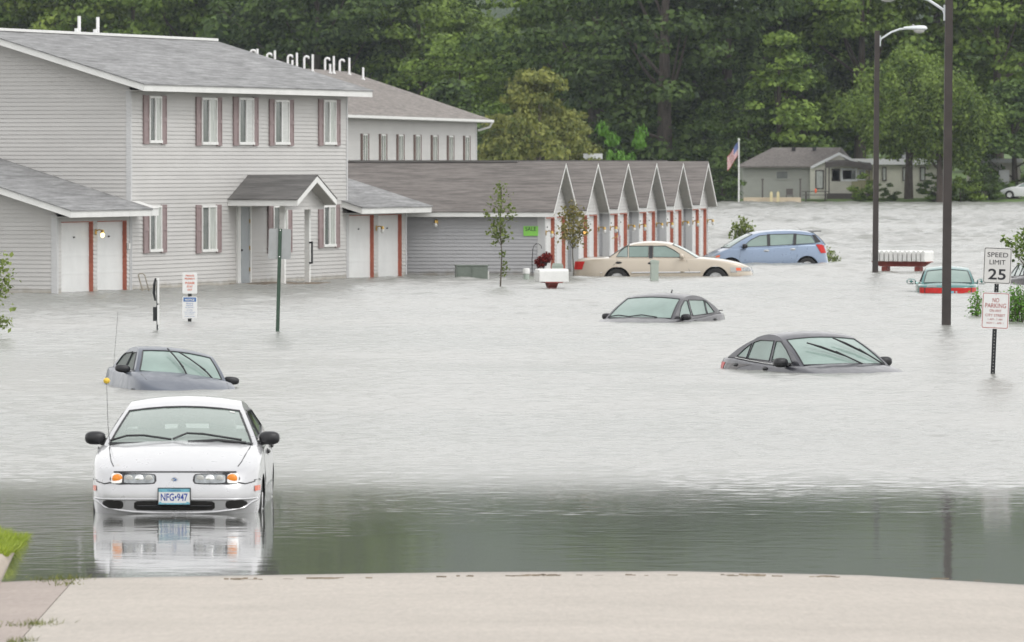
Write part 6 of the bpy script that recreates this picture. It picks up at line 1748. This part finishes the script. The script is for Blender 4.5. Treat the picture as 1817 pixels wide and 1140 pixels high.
def slope(x, y):
    side = 1 / (1 + math.exp((x / y * F - (-215)) / 38))      # hillside only left of the gap
    return .5 + (y - 740) * (.02 + .26 * side)
mb = MB(); mb.grid([[(x, y, slope(x, y) - .6) for x in np.linspace(-150, 130, 57)] for y in np.linspace(741, 1150, 14)])
struct(mb.build('hillside', M['leaf_dark'] if False else mat('forest_floor', (.035, .045, .02), .95, .4, .2)))
forest('wooded_hillside', 'dense wooded hillside rising behind the near roofs', -.035, 760, 1120, 13, 70, 13, 'leaf_mid', 5, z_of=slope)
forest('shore_woods', 'dark continuous woods behind the cottonwoods on the far shore', .035, 690, 800, 4, 80, 15, 'leaf_dark', 6, csize=2.8, leaf=.6, z_of=lambda x, y: .5 if (x / y * F > 70 or x / y * F < -170) else -8)

# ---- young trees standing in the flood
def sapling(name, label, px, py, toppy, wpx, seed, leafm, clusters, cat='young tree', bare=.35, leafs=.07, lean=0, r0=.022, mul=90):
    p = at_z(px, py); sc_ = F / p.y; H = HC - (toppy - 285) / sc_; W = wpx / sc_
    t = thing(name, label, cat, (p.x, p.y, 0)); rr = random.Random(seed); r = np.random.RandomState(seed)
    mb = MB(); n = 7; pts = [Vector((lean * (k / n) * H + .02 * sin(k * 1.7 + seed), .02 * cos(k * 2.1), -.5 + (H * .97 + .5) * k / n)) for k in range(n + 1)]
    mb.tube(pts, [r0 * (1.1 - .8 * k / n) for k in range(n + 1)], 6)
    C, Nn = [], []
    for (dx, tz, q) in clusters:
        c = Vector((dx * W, rr.uniform(-.3, .3) * W, tz * H)); zb_ = max(bare * H * .6, c.z - abs(dx) * W * 1.2 - .1); k = min(n - 1, int((zb_ + .5) / (H * .97 + .5) * n)); a = pts[k].lerp(pts[k + 1], .5)
        mb.tube([a, a.lerp(c, .5) + Vector((0, 0, .02)), c], [r0 * .4, r0 * .3, r0 * .15], 4)
        m_ = int(mul * q); d = r.normal(0, 1, (m_, 3)); C.append(np.array(c) + d * np.array([.10, .10, .11]) * q * 1.0); Nn.append(r.normal(0, 1, (m_, 3)) + np.array([0, -.5, .6]))
    mb.build('trunk', M['bark_thin'], t)
    me = leaf_mesh('crown', np.concatenate(C), np.concatenate(Nn), leafs, .4, seed); me.materials.append(M[leafm])
    o = bpy.data.objects.new('crown', me); COL.objects.link(o); o.parent = t; return t
sapling('young_tree', 'slender young tree with sparse yellow green leaves before the long garage wall', 889, 509, 327, 58, 3, 'leaf_young',
        [(-.02, .97, .9), (.0, .90, 1.2), (.05, .85, 1.0), (-.28, .80, 1.1), (.28, .76, 1.0), (-.02, .75, .9), (-.42, .71, .6), (.33, .68, .7), (.0, .66, 1.2), (-.1, .61, 1.2), (.1, .58, 1.0), (-.25, .54, .9), (-.05, .53, 1.3), (.1, .49, 1.1), (-.15, .47, .8), (.05, .33, .5), (.13, .19, .6), (.05, .13, .5), (.10, .24, .4)], mul=30, leafs=.05)
sapling('young_tree', 'bushier young tree with rusty green leaves in front of the second garage', 1017, 492, 360, 55, 5, 'leaf_rusty',
        [(0, .95, .8), (-.15, .90, 1.0), (.1, .87, 1.0), (-.3, .82, 1.1), (.25, .80, 1.1), (0, .80, 1.3), (-.1, .73, 1.4), (.3, .72, 1.0), (-.25, .68, 1.2), (.12, .66, 1.3), (-.35, .60, 1.0), (0, .60, 1.2), (.3, .60, .9), (-.2, .55, 1.1), (.15, .53, .9), (-.05, .50, .8), (.1, .45, .6), (.3, .68, 1.0)], mul=40, leafs=.05)
sapling('bush_tip', 'sprig of green leaves above the water at the left edge', -4, 600, 448, 46, 8, 'leaf_young',
        [(.15, .92, .8), (.0, .85, 1.0), (.2, .80, 1.3), (.3, .72, 1.0), (.1, .68, 1.2), (.3, .60, 1.0), (.1, .55, .9), (.0, .5, .9), (.2, .24, .9), (.3, .18, .8), (.1, .2, .7)], cat='shrub', mul=26, leafs=.05)
sapling('bush_tip', 'small shrub top behind the blue hatchback, near the last garage', 1316, 462, 392, 40, 9, 'leaf_young',
        [(.1, .95, 1.0), (-.3, .85, .8), (.2, .80, 1.3), (-.1, .78, 1.2), (.3, .7, 1.0), (0, .62, 1.6), (-.2, .55, 1.3), (.2, .5, 1.5)], cat='shrub', mul=60, leafs=.06)
sapling('bush_tip', 'low weed clump at the tail of the blue hatchback', 1472, 466, 446, 30, 10, 'leaf_young', [(-.3, .7, 1.0), (0, .8, .8), (.2, .4, 1.2), (-.1, .3, 1.4), (.4, .2, .8)], cat='shrub', mul=50, leafs=.05)
def weeds(label, px0, px1, py, toppy, n, seed, leafm='leaf_vivid', leafs=.03):
    a, b_ = at_z(px0, py), at_z(px1, py); sc_ = F / a.y; H = HC - (toppy - 285) / sc_; r = np.random.RandomState(seed)
    t = thing('bush', label, 'bush', ((a.x + b_.x) / 2, a.y, 0)); W = b_.x - a.x; mb = MB(); C = []
    for i in range(n):
        x = r.uniform(-.5, .5) * W; y = r.uniform(-.35, .35) * W; e = 1 - .35 * (2 * x / W) ** 2; h = H * e * r.uniform(.6, 1.0); q = Vector((x, y, -.2)); tp = Vector((x + r.normal(0, .08), y + r.normal(0, .08), h))
        mb.tube([q, q.lerp(tp, .5) + Vector((.02, 0, 0)), tp], [.007, .005, .003], 4, cap=False)
        for k in range(34):
            u = r.uniform(.15, 1.05); w_ = .07 * (1.15 - u); C.append(np.array(q.lerp(tp, u)) + r.normal(0, .02 + w_, 3))
    mb.build('stems', M['bark_thin'], t); C = np.array(C)
    me = leaf_mesh('crown', C, r.normal(0, 1, C.shape) + np.array([0, -.3, .5]), leafs, .3, seed); me.materials.append(M[leafm]); o = bpy.data.objects.new('crown', me); COL.objects.link(o); o.parent = t
weeds('bright green weedy bush in the water right of and behind the no parking sign', 1778, 1850, 572, 503, 90, 4)
weeds('small bright green weed clump left of the no parking sign', 1722, 1752, 562, 516, 22, 6)
sapling('bush_tip', 'dark leafy branch at the right edge behind the speed limit sign', 1825, 520, 405, 90, 12, 'leaf_mid',
        [(-.02, .97, .8), (-.1, .88, 1.0), (.1, .85, 1.2), (-.25, .76, 1.0), (-.1, .72, 1.4), (-.4, .78, .6), (-.5, .83, .4), (-.2, .64, 1.2), (0, .60, 1.4), (-.05, .5, 1.2), (.2, .6, 1.5), (.3, .75, 1.5)], cat='shrub', mul=45, leafs=.055)

# ================================================================== FAR SHORE HOUSES
S0 = 21.3
def fz(py, Y=608): return HC + (285 - py) * Y / F
def fx(px, Y=608): return (px - 908.5) * Y / F
M['beige_grey'] = mat('grey_clapboard', (.30, .305, .28), .7, .08, 1.5, vscale=(1, 1, 6))
M['cream'] = mat('cream_siding', (.54, .53, .46), .7, .08, 1.5)
M['yellowish'] = mat('yellow_panel', (.34, .32, .19), .7, .08, 2)
M['dark_awning'] = mat('brown_awning', (.085, .075, .07), .8, .15, 2)
M['white_far'] = mat('white_metal', (.66, .67, .68), .5, .06, 1)
M['sandstone'] = mat('sand_blocks', (.50, .42, .31), .85, .15, 1.5)
M['yellow_post'] = mat('yellow_post', (.60, .52, .30), .7, .08, 3)
h = thing('house', 'grey and cream bungalow with a brown hip roof and curved awning on the far shore', 'house', (fx(1378), 608, 0))
ox = fx(1378)
X_ = lambda px, Y=608: fx(px, Y) - ox
mb = MB()
xa_, xb_ = X_(1318), X_(1437); zb0, zt0 = .1, fz(296)
mb.box(xa_, xb_, 0, 9, zb0, zt0); mb.build('wall', M['beige_grey'], h)
mb = MB(); xc_ = X_(1437); xd_ = X_(1523)
mb.prism([(xc_ + .002, zb0), (X_(1510), zb0), (X_(1510), zt0), (X_(1488), fz(272)), (xc_ + .002, zt0)], 'y', -.6, 8); mb.build('gable_wall', M['cream'], h)
mb = MB(); zr_ = fz(262)
ze_ = fz(295)
mb.quad((X_(1312), -.5, ze_), (X_(1440), -.5, ze_), (X_(1497), 4.5, zr_), (X_(1375), 4.5, zr_)); mb.quad((X_(1312), -.5, ze_), (X_(1375), 4.5, zr_), (X_(1375), 5, zr_), (X_(1312), 9.5, ze_)); mb.quad((X_(1312), 9.5, ze_), (X_(1450), 9.5, ze_), (X_(1497), 5, zr_), (X_(1375), 5, zr_))
mb.quad((X_(1440), -.7, ze_), (X_(1488), -.7, fz(270)), (X_(1497), 4.5, zr_), (X_(1470), 4.5, zr_)); mb.quad((X_(1488), -.7, fz(270)), (X_(1520), -.7, fz(286)), (X_(1520), 8, fz(284)), (X_(1497), 4.5, zr_))
mb.quad((X_(1312), -.5, ze_ - .15), (X_(1440), -.5, ze_ - .15), (X_(1440), -.5, ze_), (X_(1312), -.5, ze_)); rf_ = mb.build('roof', M['shingle_brown'], h)
mb = MB()
for (pa_, ya_), (pb_, yb_) in (((1438, 296), (1488, 271)), ((1488, 271), (1521, 287))):
    xa1, xb1, za1, zb1 = X_(pa_), X_(pb_), fz(ya_), fz(yb_); mb.prism([(xa1, za1 - .22), (xb1, zb1 - .22), (xb1, zb1 + .02), (xa1, za1 + .02)], 'y', -.80, -.72)
mb.build('rake_board', M['white_far'], rf_)
mb = MB()
for px in (1411, 1448): mb.box(X_(px) - .15, X_(px) + .15, 3.4, 3.8, zr_ - .25, zr_ + .02)
mb.build('roof_vent', M['black'], rf_)
def fwin(par, pa_, pb_, ya_, yb_, y=-.02, fr='white_far', gl='glass_dark', t=.09):
    mb = MB(); a, b_, c_, d_ = X_(pa_), X_(pb_), fz(yb_), fz(ya_)
    mb.box(a, a + t, y - .06, y, c_, d_); mb.box(b_ - t, b_, y - .06, y, c_, d_); mb.box(a + t, b_ - t, y - .06, y, d_ - t, d_); mb.box(a + t, b_ - t, y - .06, y, c_, c_ + t)
    w = mb.build('window', M[fr], par); mb = MB(); mb.box(a + t, b_ - t, y - .03, y - .005, c_ + t, d_ - t); mb.build('pane', M[gl], w); return w
fwin(h, 1376, 1399, 303, 319, fr='beige_grey'); w_ = fwin(h, 1446, 1461, 302, 336, y=-.63, gl='glass_pale', fr='dark_awning')
mb = MB(); rows = []
for t in [k / 10 for k in range(11)]:
    px = 1462 + (1545 - 1462) * t; zz_ = fz(290 - 5 * sin(pi * min(1, t * 1.1 + .05)) + 3 * t); rows.append([(X_(px), -2.2, zz_ - .45), (X_(px), -2.2, zz_), (X_(px), 1, zz_ + .2)])
mb.grid(rows); mb.build('awning', M['dark_awning'], h)
for px in (1463, 1469, 1540): mb = MB(); mb.box(X_(px) - .05, X_(px) + .05, -2.15, -2.05, .1, fz(292)); mb.build('awning_post', M['dark_awning'], h)
mb = MB(); mb.box(X_(1472), X_(1548), -.55, 3, .6, fz(296)); mb.build('porch_wall', M['yellowish'], h)
mb = MB(); mb.box(X_(1466), X_(1550), -1.6, -.9, .1, .72); mb.build('porch_skirt', M['dark_awning'], h)
fwin(h, 1475, 1490, 300, 322, y=-.57, gl='glass_pale', fr='dark_awning'); fwin(h, 1491, 1521, 299, 322, y=-.57, t=.17); fwin(h, 1522, 1535, 301, 320, y=-.57)
# second house: mobile home with white fascia, glimpsed between the willows
h2 = thing('house', 'cream mobile home with a white roof edge half hidden by willows on the far shore', 'house', (fx(1590, 616), 616, 0)); ox = fx(1590, 616)
X_ = lambda px, Y=616: fx(px, Y) - ox
mb = MB(); mb.box(X_(1500), X_(1680), 0, 5, .1, fz(293, 616)); mb.build('wall', M['cream'], h2)
mb = MB(); mb.box(X_(1494), X_(1686), -.3, 5.3, fz(292.5, 616), fz(282, 616)); mb.build('roof_edge', M['white_far'], h2)
mb = MB(); mb.prism([(X_(1602), fz(282, 616)), (X_(1618), fz(282, 616)), (X_(1616), fz(271, 616)), (X_(1604), fz(271, 616))], 'y', 1, 2); mb.build('roof_box', M['steel'], h2)
for a, b_ in ((1565, 1573), (1601, 1612), (1632, 1642)): fwin(h2, a, b_, 297, 322, gl='glass_pale', fr='dark_awning')
h3 = thing('shed', 'white and grey outbuilding glimpsed right of the near light pole on the far shore', 'shed', (fx(1760, 612), 612, 0)); ox = fx(1760, 612)
X_ = lambda px, Y=612: fx(px, Y) - ox
mb = MB(); mb.box(X_(1722), X_(1812), 1, 5, .1, fz(288, 612)); mb.build('wall', M['cream'], h3); mb = MB(); mb.box(X_(1718), X_(1816), .6, 5.3, fz(289, 612), fz(287, 612) + .25); mb.build('roof', M['white_far'], h3)
mb = MB(); mb.box(X_(1772), X_(1790), -.5, .9, 1.4, fz(302, 612)); mb.build('white_panel', M['white_far'], h3)
h4 = thing('shed', 'low dark shed with a pale roof line beyond the first garages', 'shed', (fx(1052, 575), 575, 0)); ox = fx(1050, 575)
mb = MB(); mb.box(-.6, .6, 0, 4, -.6, fz(283, 575)); mb.build('wall', M['cream'], h4); mb = MB(); mb.box(-.75, .75, -.3, 4.3, fz(282.5, 575), fz(273, 575)); mb.build('roof', M['white_far'], h4)
# bank things
mb = MB(); mb.box(-2.3, 2.4, -.3, .3, -.5, .42)
for k in range(8): mb.box(-2.3 + .59 * k + .02, -2.3 + .59 * k + .57, -.32, -.29, -.1 + .02, .40)
o = mb.build('retaining_wall', M['sandstone']); o.location = (fx(1369, 600), 600, 0); tag(o, 'low sand coloured block wall at the far water edge', 'wall')
for px, lab in ((1368.5, 'left one of two short yellow posts on the far bank'), (1380.5, 'right one of two short yellow posts on the far bank')):
    mb = MB(); mb.box(-.11, .11, -.1, .1, -.3, .82); mb.prism([(-.11, .82), (.11, .82), (.0, .92)], 'y', -.1, .1); o = mb.build('bollard', M['yellow_post']); o.location = (fx(px, 599), 599, 0); tag(o, lab, 'post')
for px, lab in ((1353, 'thin dark post before the grey wall of the bungalow'), (1420, 'dark post beside the garden chairs on the far bank')):
    mb = MB(); mb.tube([(0, 0, 0), (0, 0, 1.75)], .06, 6); mb.box(-.1, .1, -.1, .1, 1.75, 1.85); o = mb.build('fence_post', M['dark_awning']); o.location = (fx(px, 601), 601, 0.1); tag(o, lab, 'post')
t = thing('garden_chair', 'dark garden chair on the far bank beside the yellow posts', 'chair', (fx(1401, 601), 601, .12))
mb = MB(); mb.box(-.28, .28, -.25, .25, .40, .46); mb.build('seat', M['dark_awning'], t); mb = MB(); mb.box(-.28, .28, .22, .27, .5, 1.0); mb.build('backrest', M['dark_awning'], t)
for x in (-.26, .26):
    for y in (-.23, .23): mb = MB(); mb.box(x - .03, x + .03, y - .03, y + .03, 0, .40 if y < 0 else .5); mb.build('leg', M['dark_awning'], t)
t = thing('picnic_table', 'dark picnic table on the far bank right of the chair', 'table', (fx(1447, 603), 603, .16))
mb = MB(); mb.box(-1.1, 1.1, -.4, .4, .7, .76); mb.build('tabletop', M['dark_awning'], t); mb = MB(); mb.box(-1.1, 1.1, -.8, -.5, .42, .47); mb.build('bench', M['dark_awning'], t)
for x in (-.8, .8): mb = MB(); mb.box(x - .05, x + .05, -.6, .4, 0, .69); mb.build('leg', M['dark_awning'], t)
mb = MB(); mb.ellip((0, 0, .2), (.10, .10, .2), 10, 8); o = mb.build('orange_bag', M['orange_reflector'], smooth=True); o.location = (fx(1447, 602), 601.6, .75); tag(o, 'small orange object by the picnic table on the far bank', 'bag')
# bits of pale hull/vehicle at the far right edge
c = sedan(L=4.6, W=.88, H=1.45, windows=[[(.70, 1.0), (-.85, 1.03), (-1.0, 1.32), (.10, 1.34), (.38, 1.2)]])
c.make('parked_car', 'pale car parked on the far shore at the right edge', 'car', M['white_far'], (fx(1822, 606), 606, .28), (0, 0, radians(175)))

haze(0.00007)
